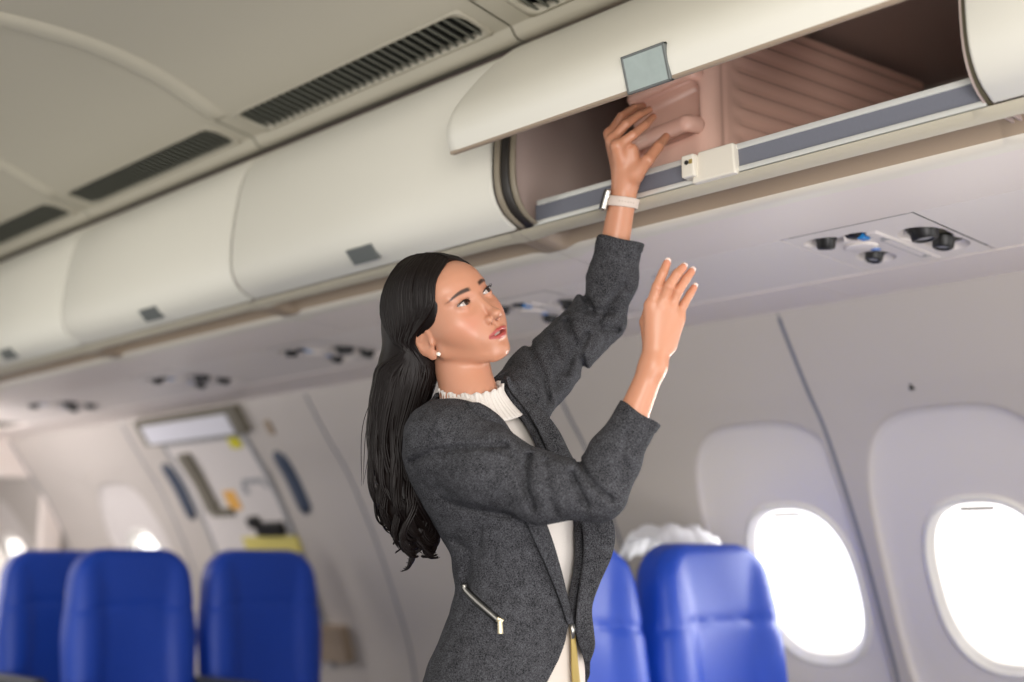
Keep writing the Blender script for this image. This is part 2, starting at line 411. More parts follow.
        # dark lower edge strip
        mb = MB(off); mb.grid([[(out[0][0] + dx, y, out[0][1] + dz) for dx, dz in ((-.001, .003), (-.0005, -.003), (.012, -.001))] for y in (a + .01, c - .01)])
        mb.build('edge_strip', 'groove', dr, True)
        # latch cover near the free edge
        i0, i1 = 1, 6
        P0 = out[0] * 1.5 - out[1] * .5; P1 = out[4]; tdir = (P1 - P0); L = np.linalg.norm(tdir); tdir /= L; nrm = np.array([-tdir[1], tdir[0]])
        if nrm @ nn[2] > 0: nrm = -nrm
        O3 = (P0[0], 1.142, P0[1]); A3 = (tdir[0], 0, tdir[1]); N3 = (nrm[0], 0, nrm[1])
        mb = MB(off); fr = (O3, (0, 1, 0), A3, N3)
        w, hgt, t = .045, .064, .007
        for lo, hi in (((-w, 0, -.004), (-w + .005, hgt, t)), ((w - .005, 0, -.004), (w, hgt, t)), ((-w, hgt - .005, -.004), (w, hgt, t)), ((-w, 0, -.004), (w, .004, t))): mb.box(lo, hi, fr)
        fo = bevel(mb.build('latch_cover', 'tagd', dr), .0015)
        mb = MB(off); mb.box((-w + .004, .003, -.001), (w - .004, hgt - .004, t - .001), fr); mb.build('cover_plate', 'tagm', fo)
    else:
        mb = MB(off); G = []
        ys = [a, a + .002, a + .006, c - .006, c - .002, c]; ins = [.006, .0018, 0, 0, .0018, .006]
        d = np.gradient(DOORP, axis=0); nn = np.stack([-d[:, 1], d[:, 0]], 1); nn /= np.linalg.norm(nn, axis=1)[:, None]
        if nn.mean(0)[0] < 0: nn = -nn
        for y, e in zip(ys, ins): G.append([(x, y, z) for x, z in DOORP + nn * e])
        mb.grid(G); dr = mb.build('bin_door', 'bin', b, True)
        yc = (a + c) / 2 - .03; P0 = DOORP[19]; P1 = DOORP[16]; t_ = P1 - P0; t_ /= np.linalg.norm(t_); nr = np.array([t_[1], -t_[0]])
        if nr[0] > 0: nr = -nr
        mb = MB(off); mb.box((-.045, -.006, -.004), (.045, .034, .0075), ((P0[0], yc, P0[1]), (0, 1, 0), (t_[0], 0, t_[1]), (nr[0], 0, nr[1])))
        bevel(mb.build('latch_cover', 'tagd', dr), .002)
    return b

bin_unit(BY[1], BY[2], 'opened cream overhead bin with raised door above the woman, holding a rose suitcase', True)
bin_unit(BY[0], BY[1], 'closed cream overhead bin at far right, right of the opened bin')
bin_unit(BY[2], BY[3], 'large closed cream overhead bin directly left of the opened bin')
bin_unit(BY[3], BY[4], 'closed cream overhead bin, second left of the opened bin')
bin_unit(BY[4], BY[5], 'closed cream overhead bin at the left edge, third from the opened bin')
bin_unit(BY[5], BY[6], 'farthest closed overhead bin, beyond the left edge over the exit')

# dark recess line above the bins
mb = MB(); mb.box((.46, -.3, 2.09), (.50, 6.4, 2.19)); struct(mb.build('trim_1', 'dark'))
mb = MB(); mb.box((-.85, -.3, 2.27), (1.30, 6.4, 2.29)); struct(mb.build('light_block', 'dark'))  # unseen slab added over the ceiling to block light from above

# ceiling: one run of panels, edge lip and arch
CP = [(.46, 2.15), (.425, 2.134), (.408, 2.129), (.395, 2.129), (.384, 2.135), (.377, 2.145), (.372, 2.1508)]
ARCH = smoothpath([(.262, 2.166), (.24, 2.171), (.19, 2.188), (.12, 2.213), (.04, 2.234), (-.06, 2.248), (-.16, 2.252), (-.28, 2.247), (-.40, 2.232), (-.5, 2.208), (-.58, 2.180), (-.63, 2.166)], 24)
LEFT = [(-.735, 2.152), (-.76, 2.134), (-.80, 2.13)]
ceil = MB()
X0, X1 = .368, .266                                             # vent slot between these X
def zv(x): return 2.1525 + (.360 - x) * (.0135 / .098)
for y0, y1 in zip(BY[:-1], BY[1:]):
    a, c = y0 + .0025, y1 - .0025; v0, v1 = y0 + .048, y1 - .064
    loft_y(ceil, CP, (a, c)); ceil.grid([[(x, y, zv(x)) for x in (.372, X0)] for y in (a, c)])
    ceil.grid([[(x, y, zv(x)) for x in (X1, .262)] for y in (a, c)])
    for p, q in ((a, v0), (v1, c)): ceil.grid([[(x, y, zv(x)) for x in (X0, .31, X1)] for y in (p, q)])
    loft_y(ceil, ARCH, (a, a + .3, c - .3, c)); loft_y(ceil, [ARCH[-1]] + LEFT, (a, c))
struct(ceil.build('ceiling', 'ceil', None, True))
mb = MB()
for y in BY: loft_y(mb, [(x + .012, z) for x, z in DOORP], (y - .0035, y + .0035))
struct(mb.build('trim_11', 'seam', None, True))
mb = MB()                                                        # backing above the ceiling joints
for y in BY: loft_y(mb, [(x, z + .004) for x, z in CP] + [(x, z + .004) for x, z in ARCH], (y - .02, y + .02))
struct(mb.build('trim_2', 'seam'))
mb = MB()                                                        # raised ribs across the arch beside each joint
for y in BY:
    prof = [(-.062, 0), (-.056, .008), (-.045, .014), (-.020, .016), (-.008, .013), (-.003, 0)]
    mb.grid([[(x, y + dy, z - dz * min(1, i / 3.)) for dy, dz in prof] for i, (x, z) in enumerate(ARCH)])
struct(mb.build('trim_3', 'ceil', None, True))

VL = ['air vent grille in the ceiling, nearest to the top right', 'long air vent grille above the large closed bin left of the woman', 'middle ceiling air vent grille, above the second closed bin', 'ceiling air vent grille cut by the left edge of the picture', 'far ceiling air vent grille past the left row', 'farthest ceiling air vent grille over the partition', 'last ceiling air vent grille']
def vent(y0, y1, label):
    v0, v1 = y0 + .048, y1 - .064; yc = (v0 + v1) / 2; off = (.31, yc, zv(.31))
    e = empty('ceiling_vent', off, label, 'air vent', 'slotted air vents along the ceiling edge')
    mb = MB(off)                                                # rounded frame ring
    def ring(hx, hy, r, n=6):
        pts = []
        for cx, cy, a0 in ((hx - r, hy - r, 0), (-hx + r, hy - r, 90), (-hx + r, -hy + r, 180), (hx - r, -hy + r, 270)):
            for k in range(n + 1):
                t = math.radians(a0 + 90 * k / n); pts.append((cx + r * math.cos(t), cy + r * math.sin(t)))
        return pts
    hx, hy = (X0 - X1) / 2, (v1 - v0) / 2; xc = (X0 + X1) / 2
    O = ring(hx + .004, hy + .004, .012); I = ring(hx - .003, hy - .008, .036); I2 = ring(hx - .005, hy - .010, .035)
    G = [[(xc + x, yc + y, zv(xc + x) + dz) for x, y in r_ + [r_[0]]] for r_, dz in ((O, 0.000), (O, -.0022), (I, -.0028), (I2, .006), (I2, .014))]
    mb.grid(G); mb.build('vent_frame', 'ceil', e, True)
    mb = MB(off); n = int((v1 - v0) / .0255)
    for i in range(1, n):
        y = v0 + (v1 - v0) * i / n; s = .010
        mb.grid([[(x, y - .003, zv(x) + .0005), (x, y + s, zv(x) + .016), (x, y + s + .004, zv(x) + .014), (x, y + .003, zv(x) - .0015), (x, y - .003, zv(x) + .0005)] for x in (X1 + .004, X0 - .004)])
    mb.build('grille', 'slat', e)
    mb = MB(off); mb.box((X1 - .004, v0 - .004, 2.185), (X0 + .004, v1 + .004, 2.188)); mb.box((X1 - .006, v0, 2.17), (X1 - .003, v1, 2.186)); mb.box((X0 + .001, v0 - .004, 2.156), (X0 + .006, v1 + .004, 2.19))
    for yy in (v0 - .006, v1 + .002): mb.box((X1 - .006, yy, 2.1675), (X0 + .006, yy + .004, 2.19))
    mb.build('vent_duct', 'ventdark', e)
for i, (y0, y1) in enumerate(zip(BY[:-1], BY[1:])):
    if i < 5 and i > 0: vent(y0, y1, VL[i - 1])

# underside strip outboard of the bins: flush panels and the strip that meets the wall
def strip(name, x0, x1, ys, m_, z=ZS, gap=.0018):
    mb = MB()
    for p, q in zip(ys[:-1], ys[1:]): mb.box((x0 + gap, p + gap, z), (x1 - gap, q - gap, z + .012))
    return struct(bevel(mb.build(name, m_), .001))
PS = [1.10, 2.02, 2.93, 3.73, 4.72, 5.6]
ys = [-.3]
for p in PS: ys += [p - .14, p + .14]
ys.append(7.2)
mb = MB()
for i in range(0, len(ys) - 1, 2): mb.box((.7325, ys[i] + .0015, ZS), (1.0985, ys[i + 1] - .0015, ZS + .012))
struct(bevel(mb.build('trim_4', 'psu'), .001))
mb = MB()
for p, q in ((-.3, .55), (.55, 1.395), (1.395, 2.5), (2.5, 3.6), (3.6, 4.9), (4.9, 7.2)): mb.box((1.1015, p + .0012, ZS - .002), (1.33, q - .0012, ZS + .012))
struct(bevel(mb.build('trim_5', 'soffit'), .001))
mb = MB(); mb.box((.62, -.3, ZS + .014), (1.40, 7.2, ZS + .018)); struct(mb.build('trim_6', 'seam'))
mb = MB(); mb.box((.62, 5.41, ZS - .001), (.732, 7.2, ZS + .012)); struct(mb.build('trim_7', 'soffit'))

PL = ['reading light and air nozzle panel on the underside right of the raised hand, blue marked', 'service panel with dark nozzles seen between the face and the raised arm', 'service panel with small dark nozzles just left of the long dark hair', 'blurred service panel under the second closed bin', 'faint service panel near the left edge of the picture', 'farthest service panel past the emergency exit']
def cup(mb, x, y, ax, ay, depth=.018, n=28):
    """shallow elliptic dish pressed up into the panel"""
    G = []
    for r_, dz in ((1.0, -.0006), (.93, .001), (.8, .007), (.55, .014), (.02, depth)):
        G.append([(x + ax * r_ * math.cos(2 * PI * k / n), y + ay * r_ * math.sin(2 * PI * k / n), ZS + dz) for k in range(n + 1)])
    mb.grid(G)
def psu(yc, label):
    off = (.915, yc, ZS)
    e = empty('service_panel', off, label, 'passenger service panel', 'service panels with lights and air nozzles')
    # plate, cut round the dishes is not needed: dishes hang in a thin raised tray
    dishes = [(.806, yc + .085, .034, .040), (.815, yc + .015, .028, .034), (.985, yc + .065, .050, .036), (.90, yc - .085, .072, .046), (.985, yc - .088, .060, .040)]
    # plate as a fine grid whose height dips into the dishes
    nx, ny = 150, 114; gx = np.linspace(.7335, 1.0975, nx); gy = np.linspace(yc - .1385, yc + .1385, ny)
    X, Y = np.meshgrid(gx, gy, indexing='ij'); Z = np.full_like(X, ZS)
    D = np.full_like(X, 9.)
    for x, y, ax, ay in dishes: D = np.minimum(D, ((X - x) / ax) ** 2 + ((Y - y) / ay) ** 2)
    Z += .024 * np.clip(1 - D, 0, 1) ** .55
    # raised centre bar with a label
    bar = (np.abs(Y - yc + .020) < .013) & (X > .80) & (X < 1.08); Z[bar] = ZS - .004
    mb = MB(off); mb.grid(np.stack([X, Y, Z], 2)); mb.build('panel_plate', 'psu', e, True)
    def nozzle(nm, x, y, r, tilt, m_='black'):
        mb = MB(off); A = np.array([tilt[0], tilt[1], -1.]); A /= np.linalg.norm(A)
        mb.lathe((x, y, ZS + .012), A, [(r * 1.05, 0), (r * 1.05, .004), (r * .9, .010), (r * .86, .022), (r * .7, .025), (r * .55, .023), (r * .5, .019)], 24)
        o = mb.build(nm, m_, e, True)
        mb = MB(off); mb.lathe(np.array((x, y, ZS + .012)) + A * .0195, A, [(r * .5, 0), (r * .5, .0012)], 18); mb.build('nozzle_face', 'ltg', o)
    nozzle('air_nozzle', .812, yc + .083, .021, (.15, .1)); nozzle('air_nozzle', .975, yc + .062, .021, (-.2, .1))
    nozzle('reading_light', .885, yc - .088, .030, (.05, -.1)); nozzle('reading_light', .975, yc - .088, .024, (-.1, .1))
    mb = MB(off); mb.sphere((.815, yc + .022, ZS + .006), (.021, .018, .010), 10); o = mb.build('call_button', 'black', e, True)
    mb = MB(off); mb.box((.812, yc + .000, ZS - .005), (.838, yc + .016, ZS + .006)); bevel(mb.build('button_mark', 'blue', o), .002)
    mb = MB(off); mb.lathe((.885, yc + .045, ZS + .001), (0, 0, -1), [(.034, 0), (.034, .004), (.030, .0055), (.001, .0055)], 32); sp = mb.build('speaker_disc', 'psu', e, True)
    mb = MB(off); mb.lathe((.913, yc + .028, ZS - .0045), (0, 0, -1), [(.010, 0), (.010, .0012)], 20); mb.build('disc_mark', 'lblue', sp, True)
    mb = MB(off)
    for q in ((.862, .866), (1.040, 1.044)): mb.box((q[0] - .004, yc - .030, ZS - .0047), (q[1] - .004, yc - .010, ZS - .0041))
    for yy in (-.030, -.010): mb.box((.862, yc + yy - .0005, ZS - .0047), (1.040, yc + yy + .0005, ZS - .0041))
    for q in range(3): mb.box((.842 + q * .005, yc - .026, ZS - .0047), (.844 + q * .005, yc - .016, ZS - .0041)); mb.box((1.024 + q * .004, yc - .025, ZS - .0047), (1.0255 + q * .004, yc - .018, ZS - .0041))
    mb.build('sign_lens', 'ltg', e)
for p, l in zip(PS[:5], PL): psu(p, l)
mb = MB(); mb.tube([(.80, 1.615, ZS - .0008), (.815, 1.60, ZS - .0008), (.815, 1.57, ZS - .0008), (.80, 1.555, ZS - .0008), (.79, 1.57, ZS - .0008), (.79, 1.60, ZS - .0008), (.80, 1.615, ZS - .0008)], .0006, 6)
struct(mb.build('trim_8', 'ltg'))

# side wall: leaning, gently curved liner with window reveals
WP = smoothpath([(1.295, 1.72), (1.325, 1.66), (1.44, 1.50), (1.54, 1.37), (1.68, 1.12), (1.78, .90), (1.86, .70), (1.90, .45), (1.90, .05), (1.90, 0)], 120)
wz = WP[::-1, 1]; wx = WP[::-1, 0]
def wallx(z): return np.interp(z, wz, wx)
dwx = np.gradient(WP[:, 0]); dwz = np.gradient(WP[:, 1])
def wnorm(z):
    a = np.interp(z, wz, dwx[::-1]); b = np.interp(z, wz, dwz[::-1]); n = np.array([b, -a]); n = n / np.hypot(*n)
    return n if n[0] < 0 else -n
ARC = np.concatenate([[0], np.cumsum(np.hypot(np.diff(WP[:, 0]), np.diff(WP[:, 1])))])
WIN = [.25, .77, 1.285, 1.83, 5.45, 6.92]
ZW = .982; S_W = np.interp(-ZW, -WP[:, 1], ARC)
HS, HY = .230, .158
def wpt(s, y, off=0.0):
    x = np.interp(s, ARC, WP[:, 0]); z = np.interp(s, ARC, WP[:, 1]); n = wnorm(z); return (x + n[0] * off, y, z + n[1] * off)
def sq(t, hy, hs, e=2.55):
    c, s_ = math.cos(t), math.sin(t); return hy * math.copysign(abs(c) ** (2 / e), c), hs * math.copysign(abs(s_) ** (2 / e), s_)
def wall_panel(y0, y1, wins, name):
    """liner panel: each window cell is a ring mesh from the opening out to the cell edge"""
    mb = MB(); y0 += .002; y1 -= .002
    top, bot = 0.0, ARC[-1]; sA, sB = S_W - .58, S_W + .42       # cell extent along the wall
    ns = lambda a, b, n: np.linspace(a, b, n)
    if not wins:
        mb.grid([[wpt(s, y) for y in (y0, y1)] for s in ns(top, bot, 40)])
    else:
        mb.grid([[wpt(s, y) for y in (y0, y1)] for s in ns(top, sA, 10)]); mb.grid([[wpt(s, y) for y in (y0, y1)] for s in ns(sB, bot, 14)])
        ed = [y0] + [(a + b) / 2 for a, b in zip(wins[:-1], wins[1:])] + [y1]
        for i, w in enumerate(wins):
            e0, e1 = ed[i], ed[i + 1]; G = []; N = 96
            for k in range(N + 1):
                t = 2 * PI * k / N + PI / 4; row = []
                c, s_ = math.cos(t), math.sin(t)
                # outer boundary of the cell (rectangle)
                my = (e1 - w) if c > 0 else (w - e0); ms = (sB - S_W) if s_ > 0 else (S_W - sA)
                q = min(my / max(abs(c), 1e-6), ms / max(abs(s_), 1e-6)) if True else 0
                # map angle on a stretched square so corners are hit
                m_ = max(abs(c), abs(s_)); oy, os_ = c / m_ * my, s_ / m_ * ms
                ry, rs = sq(t, .275, 1, 3.3)
                rs = (.50 if s_ > 0 else .52) * (rs); ry = ry * (1 + .12 * (rs + .4) / .8); ry = max(min(ry, (e1 - w) - .012), -((w - e0) - .012))      # reveal widens downwards
                iy, is_ = sq(t, HY + .02, HS + .02)
                row = [wpt(S_W + os_, w + oy)]
                for f_, d in ((0, 0), (.03, 0), (.06, -.004), (.10, -.012), (.16, -.016), (.45, -.018), (.8, -.020), (1, -.022)):
                    row.append(wpt(S_W + rs * (1 - f_) * 1.0 + is_ * f_, w + ry * (1 - f_) + iy * f_, d))
                G.append(row)
            G = np.array(G)
            mb.m = 0; mb.grid(G[:, :4]); mb.m = 1; mb.grid(G[:, 3:])
        mb.m = 0
    o = mb.build(name, 'wall', None, True, mats=['reveal']); return o
SP = [-.29, .51, 1.612, 2.44, 3.64, 5.03, 6.2, 7.1]
wl = []
for i, (a, b_) in enumerate(zip(SP[:-1], SP[1:])):
    ws = [w for w in WIN if a < w < b_]
    o = wall_panel(a, b_, ws, 'wall_right'); struct(o)
mb = MB()
for y in SP[1:-1]: mb.grid([[wpt(s, y - .012, -.006), wpt(s, y + .012, -.006)] for s in np.linspace(0, ARC[-1], 60)])
struct(mb.build('trim_9', 'rail_dk', None, True))
mb = MB()                                                    # soft grey joint strips that show on the panel joints
for y in SP[1:-1]: mb.grid([[wpt(s, y - .0055, .001), wpt(s, y, .004), wpt(s, y + .0055, .001)] for s in np.linspace(0.06, ARC[-1], 60)])
struct(mb.build('trim_10', 'rail_dk', None, True))
# windows: bezel ring with a bright inner sleeve and a pane
k_ = 0
for w in WIN:
    k_ += 1
    off = wpt(S_W, w); mb = MB(off); N = 72; G = []
    for k in range(N + 1):
        t = 2 * PI * k / N; row = []
        for dy, d in ((.022, -.024), (.018, -.014), (.010, -.012), (.004, -.016), (0, -.026), (-.006, -.028), (-.010, -.040), (-.012, -.075)):
            y, s = sq(t, HY + dy, HS + dy); row.append(wpt(S_W + s, w + y, d))
        G.append(row)
    mb.grid(G); wo = mb.build('window_%d' % k_, 'bezel', None, True); wo.location = off; struct(wo)
    mb = MB(off); ring = []
    for k in range(N): y, s = sq(2 * PI * k / N, HY - .01, HS - .01); ring.append(wpt(S_W + s, w + y, -.062))
    mb.add(ring, [tuple(range(N))]); mb.build('window_glass', 'glass', wo)
    # slim shade pull visible at the head of each window
    mb = MB(off); P_ = wpt(S_W - HS + .012, w, -.024); n = wnorm(P_[2] - 0); tdir = np.array(wpt(S_W - HS + .03, w, -.024)) - np.array(P_); tdir /= np.linalg.norm(tdir)
    mb.box((-.045, 0, -.004), (.045, .012, .004), (P_, (0, 1, 0), tdir, (n[0], 0, n[1]))); bevel(mb.build('window_shade_pull', 'wall', wo), .002)
# small black coat hook on the panel above the right-hand window
P_ = np.array(wpt(np.interp(-1.475, -WP[:, 1], ARC), 1.335)); n = wnorm(P_[2]); N3 = np.array([n[0], 0, n[1]]); T3 = np.array([n[1], 0, -n[0]]); T3 = T3 if T3[2] > 0 else -T3
mb = MB(P_); mb.add([P_ + T3 * .010, P_ - T3 * .009 + np.array([0, .009, 0]), P_ - T3 * .009 - np.array([0, .009, 0]), P_ + N3 * .010 - T3 * .006], [(0, 1, 3), (0, 3, 2), (0, 2, 1), (1, 2, 3)])
o = mb.build('coat_hook', 'black'); o.location = P_; tag(o, 'small black triangular coat hook on the wall above the right window', 'hook')
# floor
mb = MB(); mb.box((-1.9, -1.2, -.02), (1.9, 7.2, 0)); struct(mb.build('floor', 'carpet'))

# emergency exit in the far wall
def wrect(mb, s0, s1, y0, y1, d0, d1):
    ss = np.linspace(s0, s1, 8)
    A = [[wpt(s, y, d1) for y in (y0, y1)] for s in ss]; mb.grid(A)
    for yy in (y0, y1): mb.grid([[wpt(s, yy, d0), wpt(s, yy, d1)] for s in ss])
    for s in (s0, s1): mb.grid([[wpt(s, y, d0), wpt(s, y, d1)] for y in (y0, y1)])
sz = lambda z: np.interp(-z, -WP[:, 1], ARC)
off = wpt(sz(1.1), 4.42, 0)
mb = MB(off); wrect(mb, sz(1.56), sz(.62), 4.16, 4.76, 0, .008); dr = mb.build('door_1', 'reveal', None, True); dr.location = off; struct(dr)
def dpart(nm, m_, *rects, par=None):
    mb = MB(off)
    for r in rects: wrect(mb, *r)
    return mb.build(nm, m_, par or dr, True)
dpart('door_gap', 'ltg', (sz(1.565), sz(1.555), 4.14, 4.78, 0, .010), (sz(1.56), sz(.62), 4.765, 4.785, 0, .010), (sz(1.56), sz(.62), 4.135, 4.155, 0, .010))
dpart('door_handle', 'surround', (sz(1.52), sz(1.28), 4.60, 4.68, 0, .030), (sz(1.29), sz(1.26), 4.50, 4.66, 0, .025))
dpart('instruction_plate', 'orange', (sz(1.36), sz(1.28), 4.43, 4.52, 0, .012))
dpart('release_handle', 'black', (sz(1.225), sz(1.175), 4.18, 4.36, 0, .035), (sz(1.25), sz(1.21), 4.34, 4.40, 0, .035))
dpart('handle_recess', 'ltg', (sz(1.40), sz(1.38), 4.18, 4.34, 0, .012), (sz(1.38), sz(1.34), 4.32, 4.36, 0, .012), (sz(1.38), sz(1.36), 4.17, 4.20, 0, .012))
dpart('warning_strip', 'pyellow', (sz(1.165), sz(1.10), 4.13, 4.52, 0, .014))
dpart('lower_ledge', 'groove', (sz(.80), sz(.66), 4.00, 4.30, 0, .05))
def slot(name, y, label):
    o_ = wpt(sz(1.37), y, 0); mb = MB(o_); G = []
    for i in range(13):
        t = i / 12; s = sz(1.49) + (sz(1.245) - sz(1.49)) * t; w = .042 * math.sqrt(max(0, 1 - (2 * t - 1) ** 8)) + .001
        G.append([wpt(s, y - w, .001), wpt(s, y - w * .7, .014), wpt(s, y + w * .7, .014), wpt(s, y + w, .001)])
    mb.grid(G); o = mb.build(name, 'slot', None, True); o.location = o_; tag(o, label, 'grab handle', 'dark assist slots beside the exit')
slot('assist_handle', 4.86, 'slim dark blue-grey assist handle left of the emergency exit'); slot('assist_handle', 4.00, 'slim dark blue-grey assist handle right of the emergency exit')
# exit header box with a light cover, and the yellow tab below it
hb = empty('exit_header', wpt(sz(1.62), 4.45, .02), 'white boxed cover with dark surround above the emergency exit', 'exit cover')
o_ = np.array(hb.location)
mb = MB(o_); wrect(mb, sz(1.672), sz(1.575), 4.08, 4.86, 0, .035); mb.build('header_surround', 'surround', hb, True)
mb = MB(o_); wrect(mb, sz(1.655), sz(1.585), 4.14, 4.80, .03, .045); mb.build('header_lens', 'white', hb, True)
o_ = wpt(sz(1.545), 4.23, .01); mb = MB(o_); wrect(mb, sz(1.56), sz(1.52), 4.19, 4.26, 0, .016); o = mb.build('exit_tab', 'yellow', None, True); o.location = o_; tag(o, 'small yellow-green tab just under the exit header box', 'sign')
o_ = wpt(sz(1.60), 3.96, .01); mb = MB(o_); wrect(mb, sz(1.60), sz(1.55), 3.94, 3.97, 0, .010); o = mb.build('wall_latch', 'groove', None, True); o.location = o_; tag(o, 'tiny grey latch on the wall right of the exit header box', 'latch')
# partition frame at the far end
mb = MB()
mb.box((.2, 6.2, 1.485), (1.62, 6.25, 1.57)); mb.box((1.515, 6.2, .0), (1.63, 6.25, 1.52)); mb.box((-.3, 6.21, 1.56), (1.42, 6.24, ZS + .02))
struct(bevel(mb.build('wall_back', 'soffit'), .01))
mb = MB(); mb.box((-.8, 7.12, 0), (1.95, 7.16, 2.3)); struct(mb.build('wall_far', 'wall'))

# ------------------------------------------------------------------ lights
w = bpy.data.worlds.new('world'); S.world = w; w.use_nodes = True; nt = w.node_tree; nt.nodes.clear()
o = nt.nodes.new('ShaderNodeOutputWorld'); bg = nt.nodes.new('ShaderNodeBackground')
tc = nt.nodes.new('ShaderNodeTexCoord'); sp = nt.nodes.new('ShaderNodeSeparateXYZ'); rp = nt.nodes.new('ShaderNodeMapRange')
rp.inputs[1].default_value = -.1; rp.inputs[2].default_value = .25; rp.inputs[3].default_value = WORLD_L; rp.inputs[4].default_value = WORLD_R
nt.links.new(tc.outputs['Generated'], sp.inputs[0]); nt.links.new(sp.outputs[0], rp.inputs[0]); nt.links.new(rp.outputs[0], bg.inputs['Strength'])
bg.inputs['Color'].default_value = (1, .985, .96, 1); nt.links.new(bg.outputs[0], o.inputs[0])
def area(name, loc, tgt, sx, sy, power, col):
    l = bpy.data.lights.new(name, 'AREA'); l.shape = 'RECTANGLE'; l.size = sx; l.size_y = sy; l.energy = power; l.color = col
    ob = bpy.data.objects.new(name, l); COL.objects.link(ob); ob.location = loc
    ob.rotation_euler = (Vector(tgt) - Vector(loc)).to_track_quat('-Z', 'Y').to_euler(); return ob
for nm, loc, tgt, sx, sy, pw, colr in LIGHTS: area(nm, loc, tgt, sx, sy, pw, colr)
# ------------------------------------------------------------------ seats (facing -Y)
def seat_back_sdf(P):
    x, y, z = P[:, 0], P[:, 1], P[:, 2]
    hw = .235 - .020 * np.clip((z - .15) / .5, 0, 1) ** 2 + .012 * np.exp(-((z - .33) / .1) ** 2)
    lean = .10 * z
    q = np.stack([np.abs(x) - hw + .11, z - .62 + .11], 1)
    d2 = np.linalg.norm(np.maximum(q, 0), axis=1) + np.minimum(q.max(1), 0) - .11
    d2 = np.maximum(d2, -z)
    yc = y - lean - .055; th = .052
    e = np.stack([d2 + .03, np.abs(yc) - th + .03], 1)
    d = np.linalg.norm(np.maximum(e, 0), axis=1) + np.minimum(e.max(1), 0) - .03
    # side bolsters forward of the front face
    for s in (-1, 1):
        b = ell(P - np.stack([0 * z, lean, 0 * z], 1), (s * .178, .014, .30), (.045, .030, .25)); d = smin(d, b, .04)
    # shallow centre inset with a head-rest break
    fr = y - lean
    ins = ell(P - np.stack([0 * z, lean, 0 * z], 1), (0, -.045, .20), (.135, .055, .24)); d = smax(d, -ins, .03)
    d = d + .006 * np.exp(-((z - .435 + .25 * x * x) / .010) ** 2) * (fr < .03)
    return d
SB = sdf_mesh(seat_back_sdf, (-.30, -.08, -.03), (.30, .24, .68), .011)
sb_me = mesh_obj('tmp', SB[0], SB[1], 'seatblue'); sb_data = sb_me.data; bpy.data.objects.remove(sb_me)
def cush_sdf(P):
    e = np.abs(P - np.array([0, -.16, .0], np.float32)) - np.array([.225 - .04, .25 - .04, .065 - .04], np.float32)
    return np.linalg.norm(np.maximum(e, 0), axis=1) + np.minimum(e.max(1), 0) - .04 - .006 * np.exp(-(P[:, 0] / .12) ** 2)
CU = sdf_mesh(cush_sdf, (-.27, -.46, -.1), (.27, .14, .1), .013)
tmp = mesh_obj('tmp', CU[0], CU[1], 'seatblue'); cu_data = tmp.data; bpy.data.objects.remove(tmp)
def seat(x, y, w, label, arm=True):
    e = empty('cabin_seat', (x, y, 0), label, 'seat', 'blue cabin seats')
    k = w / .46
    o = bpy.data.objects.new('backrest', sb_data); COL.objects.link(o); o.parent = e; o.location = (0, 0, .455); o.scale = (k, 1, 1.04)
    o = bpy.data.objects.new('seat_cushion', cu_data); COL.objects.link(o); o.parent = e; o.location = (0, 0, .42); o.scale = (k, 1, 1)
    off = (x, y, 0)
    mb = MB(off)                                                 # hard shell behind the back cushion
    P = [(-.215, .0), (-.222, .3), (-.215, .5), (-.17, .60), (0, .625), (.17, .60), (.215, .5), (.222, .3), (.215, 0)]
    fr_ = [(x + a * k, y + .112 + .1 * b, .455 + b) for a, b in P]; bk = [(x + a * k * .92, y + .140 + .1 * b, .455 + b * .98) for a, b in P]
    mb.add(fr_ + bk, [tuple(range(9, 18)), tuple(range(8, -1, -1))] + [(i, i + 1, 10 + i, 9 + i) for i in range(8)] + [(8, 0, 9, 17)])
    bevel(mb.build('back_shell', 'seatshell', e), .006)
    mb = MB(off)
    for s in (-1, 1):
        mb.box((x + s * .16 - .02, y - .28, .02), (x + s * .16 + .02, y - .22, .36)); mb.box((x + s * .16 - .02, y + .02, .02), (x + s * .16 + .02, y + .08, .36)); mb.box((x + s * .16 - .025, y - .34, 0), (x + s * .16 + .025, y + .14, .025))
    mb.box((x - .2, y - .3, .33), (x + .2, y + .1, .36)); bevel(mb.build('seat_base', 'metal', e), .004)
    for s in ((-1, 1) if arm else ()):
        mb = MB(off); xx = x + s * (w / 2 + .022)
        mb.box((xx - .022, y - .34, .615), (xx + .022, y + .06, .655)); mb.box((xx - .012, y - .02, .36), (xx + .012, y + .06, .62))
        bevel(mb.build('armrest', 'armrest', e), .012, 3)
    return e
seat(1.325, 1.76, .50, 'blue seat nearest the window on the right, fully in view with folded side wings')
seat(.80, 1.80, .48, 'blue seat partly hidden behind the woman, its right wing showing', arm=False)
seat(.835, 3.86, .45, 'dark blue aisle seat at left, front one of the left pair')
seat(1.37, 3.86, .48, 'dark blue seat beside the blank grey wall, under the emergency exit', arm=False)
seat(.87, 4.50, .44, 'blue seat at far left, peeking out behind the front aisle seat')
# white cloth lying over the rear top edge of the right seat
def cloth_over(x, y):
    G = []
    for i in range(21):
        t = i / 20 * 2 - 1; row = []
        for j in range(17):
            u = j / 16 * 2 - 1; xx = t * .135; yy = u * .10
            z = .030 * (1 - t ** 4) - .16 * max(0, abs(u) - .45) ** 1.3 + .006 * math.sin(9 * t + 3 * u) + .005 * math.sin(17 * t - 5 * u)
            row.append((xx, yy * (1 if abs(u) < .6 else .95), z))
        G.append(row)
    mb = MB(); mb.grid(G); o = mb.build('seat_cover', 'cloth', None, True); solid(o, .004); o.location = (x, y, 1.112)
    tag(o, 'white cloth cover draped over the rear top edge of the right window seat', 'seat cover'); return o
cloth_over(1.36, 1.995)

